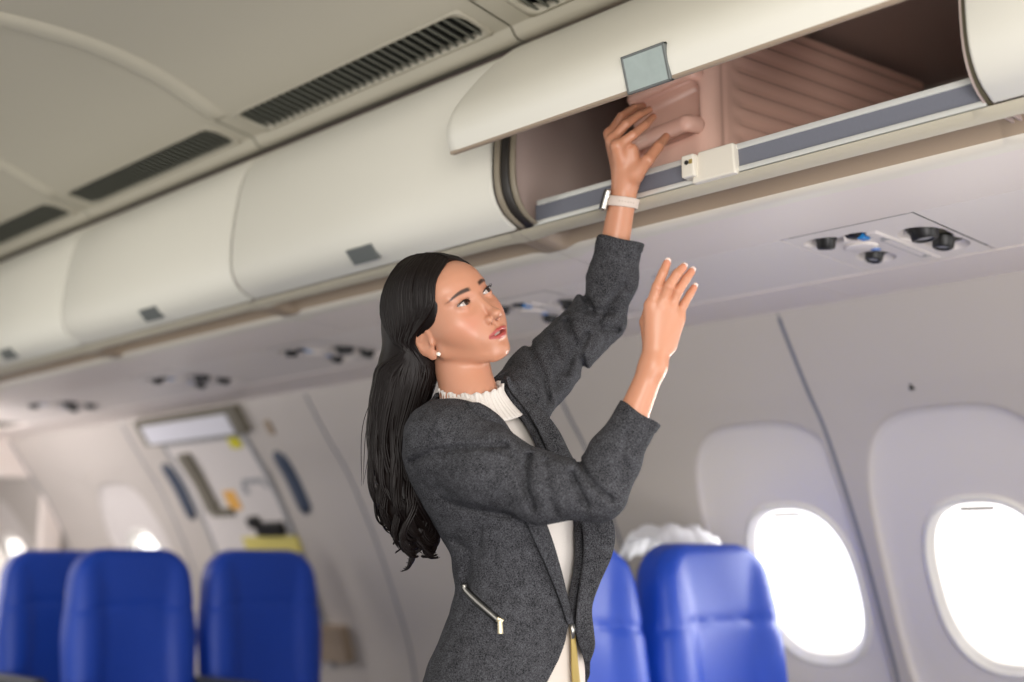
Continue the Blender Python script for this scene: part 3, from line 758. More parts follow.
# ------------------------------------------------------------------ suitcase lying in the opened bin
U3 = np.array([math.cos(math.radians(-9)), math.sin(math.radians(-9)), 0]); V3 = np.array([-U3[1], U3[0], 0]); W3 = np.array([0, 0, 1.])
SO = np.array([.478, 1.228, 1.737]); SL, ST, SH = .73, .225, .388
def sc(u, v, w_): return SO + U3 * u + V3 * v + W3 * w_
ck = empty('suitcase', SO, 'rose pink ribbed hard-shell suitcase lying in the opened overhead bin', 'suitcase')
def case_sdf(Q):                                                 # Q in suitcase axes
    c = np.array([SL / 2, ST / 2, SH / 2], np.float32); hf = np.array([SL / 2, ST / 2, SH / 2], np.float32); r = .035
    e = np.abs(Q - c) - hf + r
    d = np.linalg.norm(np.maximum(e, 0), axis=1) + np.minimum(e.max(1), 0) - r
    u, v, w_ = Q[:, 0], Q[:, 1], Q[:, 2]
    side = np.clip(np.minimum((u - .07) / .03, 1), 0, 1)
    rib = .0035 * np.tanh(3.5 * np.cos(2 * PI * (w_ - .02) / .036)) * side
    rib2 = .0035 * np.tanh(3.5 * np.cos(2 * PI * (v - .02) / .036)) * side
    face_v = np.abs(v - ST / 2) > ST / 2 - .02; face_w = np.abs(w_ - SH / 2) > SH / 2 - .02
    d = d - np.where(face_v, rib, 0) - np.where(face_w & ~face_v, rib2, 0)
    # handle well on the end face
    q = np.abs(Q - np.array([0, ST / 2, .165], np.float32)) - np.array([.022, .085, .052], np.float32) + .018
    wl_ = np.linalg.norm(np.maximum(q, 0), axis=1) + np.minimum(q.max(1), 0) - .018
    d = smax(d, -wl_, .010)
    d = d + .003 * np.exp(-((u - .045) / .004) ** 2)              # corner panel joint
    return d
V, Fq = sdf_mesh(case_sdf, (-.02, -.02, -.02), (SL + .02, ST + .02, SH + .02), .0045)
V = V @ np.array([U3, V3, W3])
mesh_obj('case_shell', V, Fq, 'case', ck)
def hbar(nm, w0, w1, u0, u1, v0=.02, v1=ST - .02, w_t=0.0):
    mb = MB(SO); P = [sc(.010, v0 + .004, (w0 + w1) / 2), sc(u0, v0 + .012, (w0 + w1) / 2), sc(u0 - .002, v0 + .035, (w0 + w1) / 2), sc(u0 - .003, ST / 2, (w0 + w1) / 2), sc(u0 - .002, v1 - .035, (w0 + w1) / 2), sc(u0, v1 - .012, (w0 + w1) / 2), sc(.010, v1 - .004, (w0 + w1) / 2)]
    P = smoothpath(P, 26); rr = (w1 - w0) / 2
    mb.tube(P, [rr] * len(P), 14, flat=u1, up=U3); return mb.build(nm, 'case_h', ck, True)
hbar('carry_handle', .108, .142, -.022, .6)
hbar('pull_handle', .214, .240, -.012, .8)
mb = MB(SO); mb.box((-.0365, .125, .117), (-.030, .160, .133), (SO, U3, V3, W3)); bevel(mb.build('handle_plate', 'case', ck), .003)
mb = MB(SO); mb.lathe(sc(.06, -.001, .075), -V3, [(.004, 0), (.004, .004), (.002, .005)], 12); mb.build('rivet', 'case_h', ck, True)
# ------------------------------------------------------------------ the woman
W_ = empty('person', at(508, 860, 2.0) * np.array([1, 1, 0]), 'woman with long black hair in a grey tweed blazer, reaching up to the suitcase handle', 'person')
PO = np.array(W_.location)
def P3(l): return [at(*p) for p in l]
def skin_cols(n, c=(194, 138, 110)): return np.tile(np.array(srgb(*c)[:3]), (n, 1))
def proj2(P):
    v = P - CAM; z = v @ FW; return 512 + F * (v @ RT) / z, 341 - F * (v @ UP) / z, z
# --- head, in its own axes: x = her right, y = forward, z = up (centimetres)
HM = np.array([[-0.8659431423339387, -0.054843582248787465, -0.4971263981432371], [-0.04577782625941129, -0.9811060147789252, 0.1879770687810574], [-0.4980430351562789, 0.1855348195101333, 0.8470714054207951]])
HO = np.array([0.03201517, 1.44315994, 1.44218758]); HK = .00994
def h2w(L): return np.asarray(L, float) @ HM.T * HK + HO
def w2h(P): return ((P - HO) @ HM / HK).astype(np.float32)
EYE = [(3.05, 6.95, 2.0), (-3.05, 6.95, 2.0)]
NB0, NB1 = at(470, 400, 1.985), at(477, 430, 1.99)               # neck base
NB0L = w2h(NB0[None])[0]
def head_sdf(Pw):
    Q = w2h(Pw); x, y, z = Q[:, 0], Q[:, 1], Q[:, 2]; ax = np.abs(x); A = np.stack([ax, y, z], 1)
    d = ell(Q, (0, -.8, 3.6), (7.0, 8.9, 8.4))
    d = smin(d, ell(Q, (0, 3.0, -.5), (6.1, 5.7, 7.6)), 2.0)              # face mass
    d = smin(d, ell(Q, (0, 4.6, 5.2), (5.4, 3.6, 3.6)), 1.5)               # forehead
    d = smin(d, ell(A, (4.1, 4.3, -.7), (2.0, 2.4, 2.0)), 2.4)            # cheekbones
    d = smin(d, ell(A, (2.3, 5.8, -2.8), (2.2, 2.0, 2.8)), 2.2)           # front cheeks
    d = smin(d, cone(A, (5.3, .8, -3.4), (1.4, 6.0, -7.3), 1.25, 1.3), 1.6)  # jaw line
    d = smin(d, ell(Q, (0, 6.6, -7.3), (1.7, 1.7, 1.5)), 1.2)             # chin
    d = smin(d, ell(Q, (0, 6.9, -4.6), (2.6, 1.8, 2.3)), 1.3)             # muzzle
    # eye sockets, brow
    d = smax(d, -ell(A, (3.0, 9.7, 1.75), (2.3, 1.9, 1.35)), 1.2)
    d = smin(d, cone(A, (1.2, 7.6, 3.3), (4.4, 6.4, 3.9), .45, .4), 1.0)
    # nose
    n = cone(Q, (0, 7.55, 2.4), (0, 9.6, -1.5), .55, .72); n = smin(n, ell(Q, (0, 9.9, -1.75), (1.0, 1.0, .82)), .5)
    n = smin(n, ell(A, (1.28, 8.75, -2.12), (.72, 1.0, .68)), .28); d = smin(d, n, .45)
    d = smax(d, -ell(A, (.74, 9.2, -2.74), (.42, .66, .40)), .08)
    d = smax(d, -ell(Q, (0, 9.1, -3.3), (.32, .5, .75)), .5)              # philtrum
    # lips
    up = ell(A, (.55, 8.25, -4.28), (1.35, .80, .42)); up = smin(up, ell(A, (1.5, 7.85, -4.5), (.95, .7, .26)), .3)
    lo = ell(Q, (0, 8.15, -5.35), (1.65, .85, .55)); d = smin(d, up, .25); d = smin(d, lo, .3)
    d = smax(d, -ell(Q, (0, 8.9, -4.80), (1.55, 1.3, .22)), .14)
    d = smax(d, -cone(A, (1.3, 8.9, -4.80), (2.35, 8.1, -4.72), .12, .10), .14)
    d = smax(d, -ell(Q, (0, 8.9, -6.35), (1.5, .7, .40)), .5)
    # eyelids round the ball, with an almond opening
    for c in EYE:
        B = Q - np.array(c, np.float32); d = smin(d, np.linalg.norm(B, axis=1) - 1.33, .45)
        bx = B[:, 0] * (1 if c[0] > 0 else -1)                             # outward positive
        zc = .10 + .10 * bx; hw = 1.48; t = 1 - (bx / hw) ** 2
        openg = np.maximum(np.abs(bx) - hw, np.where(B[:, 2] > zc, B[:, 2] - zc - .45 * t, zc - B[:, 2] - .36 * t)); openg = np.maximum(openg, -B[:, 1] + .2)
        d = smax(d, -openg, .08)
        # upper lid crease
        cr = np.abs(np.linalg.norm(B - np.array([0, .0, 0], np.float32), axis=1) - 1.35) + np.abs(B[:, 2] - (.90 - .30 * (bx / 1.5) ** 2)) * 1.0
        d = d + .07 * np.exp(-(cr / .16) ** 2) * (B[:, 1] > 0)
    # neck
    nk = cone(Q, (0, -1.3, -3.5), NB0L, 4.7, 4.6); nk = smin(nk, cone(Q, NB0L, w2h(NB1[None])[0], 4.6, 6.2), 1.5)
    d = smin(d, nk, 1.0)
    # ears
    e = np.stack([ax - 6.75, y + .35, z + .2], 1); th = .35
    ey = e[:, 1] * math.cos(th) + e[:, 2] * math.sin(th) * -1; ez = e[:, 2] * math.cos(th) + e[:, 1] * math.sin(th)
    E = np.stack([e[:, 0] - .25 * np.clip(-ey, -1, 2), ey, ez], 1).astype(np.float32)
    ear = ell(E, (.1, -.35, .15), (.62, 1.75, 3.05))
    ear = smin(ear, ell(E, (.05, .45, -2.6), (.45, .75, .95)), .5)
    ear = smax(ear, -ell(E, (.75, -.15, .45), (.52, 1.15, 2.1)), .2)
    ear = smin(ear, cone(E, (.25, -.9, .2), (.25, -.2, 1.5), .22, .2), .3)
    ear = smin(ear, ell(E, (.2, .95, -.45), (.4, .35, .6)), .25)
    ear = smax(ear, -ell(E, (.7, .35, -.6), (.45, .45, .8)), .2)
    d = smin(d, ear, .25)
    return (d * HK).astype(np.float32)
c8 = np.array([h2w(p) for p in [(a, b, c) for a in (-8.5, 8.5) for b in (-10, 11) for c in (-10, 13)]] + [NB1 - .075, NB1 + .065])
HV_, HF_ = sdf_mesh(head_sdf, c8.min(0) - .003, c8.max(0) + .003, .00165)
L_ = w2h(HV_); lx, ly, lz = np.abs(L_[:, 0]), L_[:, 1], L_[:, 2]
colh = skin_cols(len(L_))
def blend(col, m, c): return col * (1 - m[:, None]) + np.array(srgb(*c)[:3]) * m[:, None]
sm = lambda e0, e1, v: np.clip((v - e0) / (e1 - e0), 0, 1)
front = (ly > 4).astype(float)
colh = blend(colh, .22 * np.exp(-(((lx - 4.1) / 1.9) ** 2 + ((lz + 1.2) / 1.7) ** 2)) * front, (206, 110, 92))
colh = blend(colh, .25 * np.exp(-(((lx - 3.0) / 1.9) ** 2 + ((lz - 2.6) / .8) ** 2)) * front, (170, 104, 84))
bz = 3.75 + .42 * np.sin(np.clip((lx - 1.1) / 3.9, 0, 1) * 2.6) - .10 * (lx - 1.1)
bw = .34 * (1 - .6 * np.clip((lx - 2.6) / 2.6, 0, 1))
mk = sm(1.25, .75, np.abs(lz - bz) / bw) * sm(.9, 1.5, lx) * sm(5.4, 4.6, lx) * front
colh = blend(colh, .95 * mk, (40, 28, 24))
# lips: upper bow and fuller lower lip
topz = -3.92 - .10 * np.exp(-(lx / .25) ** 2) - .13 * np.clip(lx, 0, 3) ** 1.5; botz = -5.82 + .22 * np.clip(lx, 0, 3) ** 1.6
mk = sm(.07, -.07, lz - topz) * sm(-.07, .07, lz - botz) * sm(2.45, 2.25, lx) * (ly > 6.3)
colh = blend(colh, .92 * mk, (170, 70, 68))
nm_ = np.exp(-(((lx - .74) / .34) ** 2 + ((lz + 2.74) / .26) ** 2)) * (ly > 7.9); colh = blend(colh, .75 * nm_, (84, 40, 32))  # nostrils darkened in the skin colour, painting the shade inside them
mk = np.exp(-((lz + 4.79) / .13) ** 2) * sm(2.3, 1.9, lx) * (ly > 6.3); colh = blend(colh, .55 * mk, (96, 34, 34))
for c in EYE:                                                               # lash line pigment
    B = L_ - np.array(c, np.float32); bx = B[:, 0] * (1 if c[0] > 0 else -1); t = 1 - (bx / 1.5) ** 2
    edge = B[:, 2] - (.10 + .10 * bx + .45 * t)
    mk = np.exp(-((edge - .02) / .11) ** 2) * (t > -.15) * (B[:, 1] > .3) * (np.linalg.norm(B, axis=1) < 1.6); colh = blend(colh, .9 * mk, (34, 24, 22))

# --- hands and forearms
# right hand (near the camera, open, back of the hand towards us)
RW = (653, 366, 1.84)
RFING = {'index': [(651, 306, 1.838), (657, 287, 1.832), (663, 273, 1.834), (667, 263, 1.838)],
         'middle': [(661, 305, 1.835), (669, 286, 1.826), (677, 274, 1.828), (683, 267.5, 1.834)],
         'ring': [(670.5, 309, 1.838), (678, 291, 1.832), (686, 279, 1.836), (691.5, 271.5, 1.842)],
         'pinky': [(678, 318, 1.846), (684, 304, 1.844), (690, 294, 1.848), (694, 287.5, 1.853)]}
RTH = [(650, 345, 1.866), (646, 322, 1.884), (650, 306, 1.892), (655, 295, 1.896)]
def hand_sdf(P, wrist, elbow, fings, thumb, fr, pr, thr, wr=.0205, er=.029, palmoff=None):
    d = cone(P, at(*elbow), at(*wrist), er, wr)
    m_ = None
    for k, (nm, j) in enumerate(fings.items()):
        e = cone(P, at(*wrist), at(*j[0]), wr * .72, pr); m_ = e if m_ is None else smin(m_, e, .010)
    if palmoff is not None:
        for j in palmoff: m_ = smin(m_, cone(P, at(*j[0]), at(*j[1]), j[2], j[3]), .012)
    d = smin(d, m_, .016)
    f_ = None
    for nm, j in fings.items():
        k = fr[nm]; c = chain(P, P3(j), [k * 1.10, k * 1.02, k * .92, k * .80], .002); f_ = c if f_ is None else np.minimum(f_, c)
    d = smin(d, f_, .006)
    t = chain(P, P3(thumb), [thr * 1.35, thr * 1.15, thr, thr * .82], .003); return smin(d, t, .010).astype(np.float32)
FR = {'index': .0079, 'middle': .0081, 'ring': .0077, 'pinky': .0068}
rh = lambda P: hand_sdf(P, RW, (612, 468, 1.838), RFING, RTH, FR, .0112, .0088, .0195, .0285, [((656, 345, 1.85), (660, 318, 1.85), .018, .015), ((668, 345, 1.848), (674, 322, 1.85), .014, .012)])
def bbox(pts, m_): a = np.array(pts); return a.min(0) - m_, a.max(0) + m_
allp = P3([RW, (612, 468, 1.838)] + [q for j in RFING.values() for q in j] + RTH); lo, hi = bbox(allp, .04)
RV, RF = sdf_mesh(rh, lo, hi, .0016)
# left hand (far, raised, closed on the suitcase handle)
LW = (626, 180, 2.215); LE = (603, 312, 2.225)
LFING = {'index': [(617, 146, 2.185), (633, 135, 2.185), (645, 125, 2.205), (653, 117, 2.235)],
         'middle': [(612, 140, 2.205), (626, 124, 2.205), (639, 115, 2.225), (649, 110, 2.250)],
         'ring': [(610, 134, 2.228), (621, 117, 2.230), (634, 108, 2.250), (643, 106, 2.275)],
         'pinky': [(611, 134, 2.250), (620, 119, 2.258), (631, 111, 2.275), (638, 110, 2.295)]}
LTH = [(636, 175, 2.195), (648, 160, 2.180), (658, 147, 2.195), (666, 137, 2.220)]
lh = lambda P: hand_sdf(P, LW, LE, LFING, LTH, {k: v * 1.08 for k, v in FR.items()}, .0125, .0098, .0235, .0300, [((634, 172, 2.20), (632, 150, 2.195), .017, .012), ((622, 165, 2.225), (616, 145, 2.23), .018, .014)])
allp = P3([LW, LE] + [q for j in LFING.values() for q in j] + LTH); lo, hi = bbox(allp, .045)
LV, LF = sdf_mesh(lh, lo, hi, .0018)

# --- torso: a spine of ellipses (px, py, depth, half width, half depth), her chest turned 35 degrees towards us
TPHI = math.radians(35)
TF = math.cos(TPHI) * RT - math.sin(TPHI) * HV; TF[2] = 0; TF /= np.linalg.norm(TF)      # forward
TR = np.cross(TF, [0, 0, 1.])                                                         # her right
ROWS = [(473, 362, 1.985, .044, .044), (472, 385, 1.985, .046, .046), (472, 400, 1.985, .062, .055), (474, 414, 1.985, .118, .072), (478, 432, 1.985, .150, .086), (484, 460, 1.99, .160, .100), (497, 490, 1.995, .155, .110),
        (512, 520, 2.0, .148, .112), (522, 555, 2.0, .128, .098), (523, 590, 2.0, .122, .092), (519, 620, 2.0, .135, .098), (514, 650, 2.0, .152, .106), (508, 682, 2.0, .166, .114), (505, 730, 2.0, .176, .120), (505, 790, 2.0, .180, .122)]
rz = np.array([at(p[0], p[1], p[2])[2] for p in ROWS]); rc = np.array([at(p[0], p[1], p[2]) for p in ROWS]); ra = np.array([p[3] for p in ROWS]); rb = np.array([p[4] for p in ROWS])
zz = np.linspace(rz[-1], rz[0], 200); o_ = np.argsort(rz)
def sminterp(v):
    y = np.interp(zz, rz[o_], v[o_]); k = np.exp(-np.linspace(-2, 2, 13) ** 2); k /= k.sum(); return np.convolve(np.pad(y, 6, mode='edge'), k, 'valid')
TX, TY, TA, TB = sminterp(rc[:, 0]), sminterp(rc[:, 1]), sminterp(ra), sminterp(rb)
def tloc(P):
    z = P[:, 2]; cx = np.interp(z, zz, TX); cy = np.interp(z, zz, TY); a = np.interp(z, zz, TA); b = np.interp(z, zz, TB)
    dx = P[:, 0] - cx; dy = P[:, 1] - cy; return dx * TR[0] + dy * TR[1], dx * TF[0] + dy * TF[1], z, a, b
def tower(P, grow, z0, z1, ex=2.3):
    u, v, z, a, b = tloc(P); a = a + grow; b = b + grow
    r = (np.abs(u / a) ** ex + np.abs(v / b) ** ex) ** (1 / ex); d = (r - 1) * np.minimum(a, b) * .95
    return np.maximum(d, np.maximum(z0 - z, z - z1))
def tpt(z, u, v):
    return np.array([np.interp(z, zz, TX), np.interp(z, zz, TY), z]) + TR * u + TF * v
def tsurf(z, u, grow, ex=2.3):
    a = np.interp(z, zz, TA) + grow; b = np.interp(z, zz, TB) + grow
    v = b * max(0.0, 1 - min(1, abs(u) / a) ** ex) ** (1 / ex); return tpt(z, u, v)
ZTOP, ZBOT = rz[0], rz[-1]
ZP = lambda py: float(np.interp(-py, [-p[1] for p in ROWS[::-1]], rz[::-1]))          # picture row on the torso -> height
def body_torso(P):
    d = tower(P, -.026, ZP(780), ZP(398))
    d = smin(d, chain(P, P3([(462, 440, 1.92), (520, 478, 1.84), (598, 492, 1.836)]), [.040, .032, .024]), .03)
    d = smin(d, chain(P, P3([(500, 415, 2.04), (560, 355, 2.15), (603, 312, 2.225)]), [.040, .032, .024]), .03)
    return d.astype(np.float32)
TV, TFc = sdf_mesh(body_torso, rc.min(0) - [.3, .3, 0], rc.max(0) + [.35, .25, .3], .008)
bV = np.concatenate([HV_, RV, LV, TV]); n0 = len(HV_); n1 = n0 + len(RV); n2 = n1 + len(LV)
bF = np.concatenate([HF_, RF + n0, LF + n1, TFc + n2])
bo = mesh_obj('body', bV - PO, bF, 'skin', W_)
def handcol(V, fings, thumb):
    c = skin_cols(len(V), (196, 137, 106))
    for j in list(fings.values()) + [thumb]:
        pts = P3(j)
        c = blend(c, .35 * np.exp(-(np.linalg.norm(V - pts[3], axis=1) / .008) ** 2), (214, 112, 96))
        for q in (1, 2): c = blend(c, .18 * np.exp(-(np.linalg.norm(V - pts[q], axis=1) / .007) ** 2), (176, 104, 80))
    return c
set_col(bo, np.concatenate([colh, handcol(RV, RFING, RTH), handcol(LV, LFING, LTH), skin_cols(len(TV))]))

# nails
def nail(fing, nrm, name='fingernail', r=.0052):
    a, b = at(*fing[2]), at(*fing[3]); t = (b - a) / np.linalg.norm(b - a); n = np.array(nrm, float); n -= t * (n @ t); n /= np.linalg.norm(n); s_ = np.cross(t, n)
    c = b + n * r * .62 + t * .0015; mb = MB(PO); G = []
    for i in range(9):
        u = i / 8 * 2 - 1; row = []
        for j in range(9):
            w = j / 8 * 2 - 1; x = w * r * math.sqrt(max(0, 1 - (abs(u) ** 4) * .8)); row.append(c + t * u * .0062 + s_ * x * .92 + n * (.0014 * (1 - w * w) - .0012 * u * u))
        G.append(row)
    mb.grid(G); o = solid(mb.build(name, 'nail', W_, True), .0008, 0); return o
for k, j in RFING.items(): nail(j, -HV + .25 * RT * 0 + np.array([0, 0, .2]), r=.0052 if k != 'pinky' else .0045)
for k, j in LFING.items():
    if k != 'pinky': nail(j, -.5 * RT + .75 * UP - .35 * FW)
nail(LTH, .6 * RT - .7 * FW - .1 * UP)

# eyes: ball, iris and pupil
GZ = at(650, 108, 2.26)
for c in EYE:
    C_ = h2w(c); g = GZ - C_; g /= np.linalg.norm(g); rr = 1.24 * HK
    g = g * .30 + HM[:, 1] * .70; g /= np.linalg.norm(g)
    mb = MB(PO); prof = [(rr * math.sin(t), rr * math.cos(t)) for t in np.linspace(.001, PI, 40)]
    for k in range(len(prof) - 1):
        mb.m = 2 if k < 3 else (1 if k < 8 else 0); u = np.cross(g, [0, 0, 1.]); u /= np.linalg.norm(u); v = np.cross(g, u)
        mb.grid([[C_ + g * h + r_ * (u * math.cos(2 * PI * q / 36) + v * math.sin(2 * PI * q / 36)) for q in range(37)] for r_, h in prof[k:k + 2]])
    M.setdefault('eyewhite', mat('eye_white', srgb(176, 162, 154), .2, coat=.5)); M.setdefault('iris', mat('iris_brown', srgb(54, 32, 22), .12, coat=.8)); M.setdefault('pupil', mat('pupil', srgb(10, 8, 8), .08, coat=1))
    mb.build('eye', 'eyewhite', W_, True, mats=['iris', 'pupil'])
    # lashes along the upper lid
    sg = 1 if c[0] > 0 else -1; pts = []; mb = MB(PO)
    for i in range(17):
        bx = -1.45 + 2.95 * i / 16; t = max(0, 1 - (bx / 1.5) ** 2); z = .10 + .10 * bx + .45 * t; y = math.sqrt(max(.2, 1.40 ** 2 - bx * bx * .75 - z * z)); pts.append(np.array([c[0] + sg * bx, c[1] + y, c[2] + z]))
    mb.tube([h2w(p) for p in pts], [.0004 + .0005 * math.sin(PI * i / 16) for i in range(17)], 6)
    for i in range(3, 17):
        p = pts[i]; mb.tube([h2w(p), h2w(p + np.array([sg * .10 * (i - 6) / 8, .28, .12])), h2w(p + np.array([sg * .22 * (i - 5) / 8, .42, .34]))], [.0003, .00022, .0001], 4)
    mb.build('eyelashes', 'hair', W_, True)
# teeth just showing between the lips
mb = MB(PO); mb.grid([[h2w((x, 8.05 - .16 * x * x, z)) for x in np.linspace(-1.2, 1.2, 13)] for z in (-4.45, -4.95)]); M['teeth'] = mat('teeth', srgb(226, 214, 204), .25); mb.build('teeth', 'teeth', W_, True)
mb = MB(PO); ec = at(438.5, 354, 1.898); mb.sphere(ec, .0034, 10)
EARP = ec

# --- hair
HC = np.array([0, -.8, 3.6])
def hair_shell(Q, g): return ell(Q, HC, (7.0 + g, 8.9 + g, 8.4 + g))
FALL = [(417, 292, 2.02, .048), (412, 330, 2.02, .054), (407, 370, 2.02, .057), (399, 405, 2.02, .052), (392, 440, 2.01, .042), (396, 480, 2.0, .040), (405, 508, 2.0, .044), (411, 534, 2.0, .028), (410, 556, 2.0, .014)]
fallp = P3([f[:3] for f in FALL]); fallr = [f[3] * .84 for f in FALL]
def hair_sdf(Pw):
    Q = w2h(Pw); x, y, z = Q[:, 0], Q[:, 1], Q[:, 2]; ax = np.abs(x)
    d = hair_shell(Q, .55)
    lim = np.where(z > 0.6, 2.75 + .66 * np.minimum(z, 4) + .14 * np.maximum(z - 4, 0) - .25 * np.clip(-x - 1, 0, 4) - .18 * np.clip(ax - 4.5, 0, 3), -2.1 + 5.2 * np.exp(-((z - .6) / 1.2) ** 2) * (ax < 0))
    k = np.clip((z - .2) / 1.4, 0, 1); lim = -3.2 * (1 - k) + lim * k
    d = smax(d, (y - lim) * .75, .5) * HK
    q = Pw.astype(np.float32).copy(); 
    f_ = chain(q, fallp[:8], fallr[:7] + [.012], .01)
    # keep the fall behind the neck and shoulder
    f_ = smax(f_, ((y + 1.2) * HK * .9), .01)
    return smin(d, f_, .04).astype(np.float32)
a = np.array(fallp); lo = np.minimum(a.min(0) - .06, h2w((0, 0, 3)) - .13); hi = np.maximum(a.max(0) + .06, h2w((0, 0, 3)) + .13)
cV, cF = sdf_mesh(hair_sdf, lo, hi, .0035)
hm = MB(PO)
def on_shell(p, g):
    v = np.array(p, float) - HC; r = np.array([7.0 + g, 8.9 + g, 8.4 + g]); return HC + v / np.linalg.norm(v / r)
NS = 1000
lerp = lambda a, b, t: a + (b - a) * t
locks = {}; SIDES = []; PATHS = []; PW = []; POFF = []
for i in range(NS):
    side = 1 if i % 7 else -1                                     # most of the strands we see fall on her right
    s_ = rng.random() ** 1.15                                      # along the parting, 0 at the hairline
    g = .50 + .35 * rng.random()
    p0 = on_shell((side * .12, 5.9 - 9.0 * s_, 9.3 + 2.4 * math.sin(PI * s_)), g - .05)
    e_ = rng.random() * (1 - s_)
    p1 = on_shell((side * lerp(4.3, 4.0, s_), lerp(5.3, -6.5, s_) - 1.2 * e_, lerp(7.4, 8.4, s_)), g + .05)
    p2 = on_shell((side * lerp(6.7, 4.2, s_ * s_), lerp(4.7, -8.2, s_) - 1.4 * e_, 3.9), g + .1)
    p3 = on_shell((side * lerp(7.2, 3.4, s_), lerp(-1.6, -8.8, s_) - 1.2 * e_, 1.6), g + .15 + .5 * s_)
    p4 = on_shell((side * lerp(6.9, 2.6, s_), lerp(-4.2, -9.0, s_) - .8 * e_, -1.8), g + .25 + 1.3 * s_)
    ww = [h2w(p0), h2w(p1), h2w(p2), h2w(p3), h2w(p4)]
    lk = (side, int(s_ * 9), int(rng.random() * 2))
    if lk not in locks: locks[lk] = (rng.random() * 6.28, .80 + .22 * rng.random(), rng.normal() * .26, .016 + .012 * rng.random(), rng.normal() * .3, rng.random())
    ph, lnk, du, am, dd_, cv = locks[lk]
    uc = (1 - 2 * (int(s_ * 9) + .5) / 9) * .85 + du * .5; u0 = (1 - 2 * s_) * .92
    dep0 = -side * math.sqrt(max(0, 1 - min(1, u0 * u0))) * (.8 + .3 * rng.random()); depc = -side * .62 + dd_
    ln = lnk * (1 - .14 * rng.random() ** 2); nst = 12; jx, jd = rng.normal() * .10, rng.normal() * .10
    zlast = ww[-1][2]
    for k in range(1, nst + 1):
        t = k / nst * ln; fi = t * (len(FALL) - 1); j = min(int(fi), len(FALL) - 2); q = fi - j
        c = np.array(fallp[j]) * (1 - q) + np.array(fallp[j + 1]) * q; r_ = FALL[j][3] * (1 - q) + FALL[j + 1][3] * q
        if c[2] > zlast - .02: continue
        cl = min(1, max(0, (t - .40) / .45)); cl = cl * cl * (3 - 2 * cl)
        u = u0 * (1 - .75 * cl) + (uc + jx) * .75 * cl; dep = dep0 * (1 - .7 * cl) + (depc + jd) * .7 * cl
        wv = max(0, t - .42) * 1.9
        c = c + RT * (u * r_) + HV * (dep * r_ * .92) + RT * (am * wv * math.sin(15 * t + ph)) + HV * (am * .8 * wv * math.cos(13 * t + ph))
        if t < .34:
            l = w2h(c[None])[0]; l[1] = min(l[1], -2.2 - 3.0 * max(0, t - .1)); c = h2w(l)
        ww.append(c)
    if cv < .45:
        c0 = ww[-1]; rad = .008 + .010 * cv; sg = 1 if ph > 2 else -1
        for k in range(1, 7): th = k / 6 * 3.0; ww.append(c0 + RT * sg * rad * (1 - math.cos(th)) + np.array([0, 0, -1]) * (rad * math.sin(th) + .003 * k) + HV * .003 * k)
    SIDES.append(side); PATHS.append(smoothpath(ww, 44)); PW.append(.0012 + .0014 * rng.random()); POFF.append(.0004 + .0030 * rng.random())
# lay the upper two thirds of every strand onto the surface of the hair mass
PA = np.array(PATHS); nn_ = PA.shape[1]; fl = PA.reshape(-1, 3); offs = np.repeat(POFF, nn_)
tt = np.tile(np.arange(nn_) / nn_, len(PATHS)); fade = np.clip((.66 - tt) / .2, 0, 1); pull = np.clip((.50 - tt) / .15, 0, 1)
sidev = np.repeat(SIDES, nn_)
for it in range(4):
    d0 = hair_sdf(fl); deep = (d0 < -.008) & (fade > 0); fl = fl - HV * (np.where(deep, np.clip(-d0 * 1.1, 0, .04), 0) * sidev * fade)[:, None]
for it in range(3):
    d0 = hair_sdf(fl); gr = np.stack([hair_sdf(fl + np.eye(3)[a_] * .001) - d0 for a_ in range(3)], 1) / .001
    gr /= np.linalg.norm(gr, axis=1)[:, None] + 1e-6
    mv = np.where(d0 < offs, (offs - d0) * fade, np.where(d0 > .005, -(d0 - .005) * pull, 0)); fl = fl + gr * np.clip(mv, -.03, .03)[:, None]
PA = fl.reshape(PA.shape)
for it in range(2): PA[:, 1:-1] = PA[:, 1:-1] * .5 + (PA[:, :-2] + PA[:, 2:]) * .25
for path, w0 in zip(PA, PW):
    n = len(path)
    hm.tube(path, [w0 * (.5 + .7 * math.sin(PI * min(1, .12 + k / n * .9))) * (1 - .8 * max(0, (k / n - .7) / .3)) + .0002 for k in range(n)], 5, caps=False)
# fine baby hairs and sideburn in front of the ear
for i in range(60):
    z0 = 1 + 6.2 * rng.random(); p0 = on_shell((6.7, 2.75 + .76 * z0 - 1.0, z0), .35); p1 = on_shell((6.9, 2.3 + .5 * z0 * .4, z0 - 1.6), .12); p2 = on_shell((6.9, 1.5 + .3 * rng.random(), min(z0 - 3.0, -.4 * rng.random())), .0)
    if z0 < 3.2: hm.tube(smoothpath([h2w(p0), h2w(p1), h2w(p2)], 8), [.0007, .0006, .0006, .0005, .0004, .0003, .0002, .0001], 4, caps=False)
for i in range(14):                                                # stray wisps
    b0 = np.array(fallp[3]) + RT * (-.045 + .02 * rng.random()) + HV * .05 * rng.normal() * .5
    pts = [b0 + RT * .02 + np.array([0, 0, .03]), b0, b0 + RT * (-.012 * rng.random() - .004) - np.array([0, 0, .05]), b0 + RT * .012 * rng.normal() - np.array([0, 0, .12 + .03 * rng.random()])]
    hm.tube(smoothpath(pts, 14), [.0006] * 12 + [.0004, .0002], 4, caps=False)
V = np.concatenate([cV - PO, np.array(hm.V)]); nF = [tuple(f) for f in cF.tolist()] + [tuple(i + len(cV) for i in f) for f in hm.F]
mesh_obj('hair', V, nF, 'hair', W_)
mb = MB(PO); mb.sphere(EARP, .0036, 10); mb.build('earring', 'pearl', W_, True)

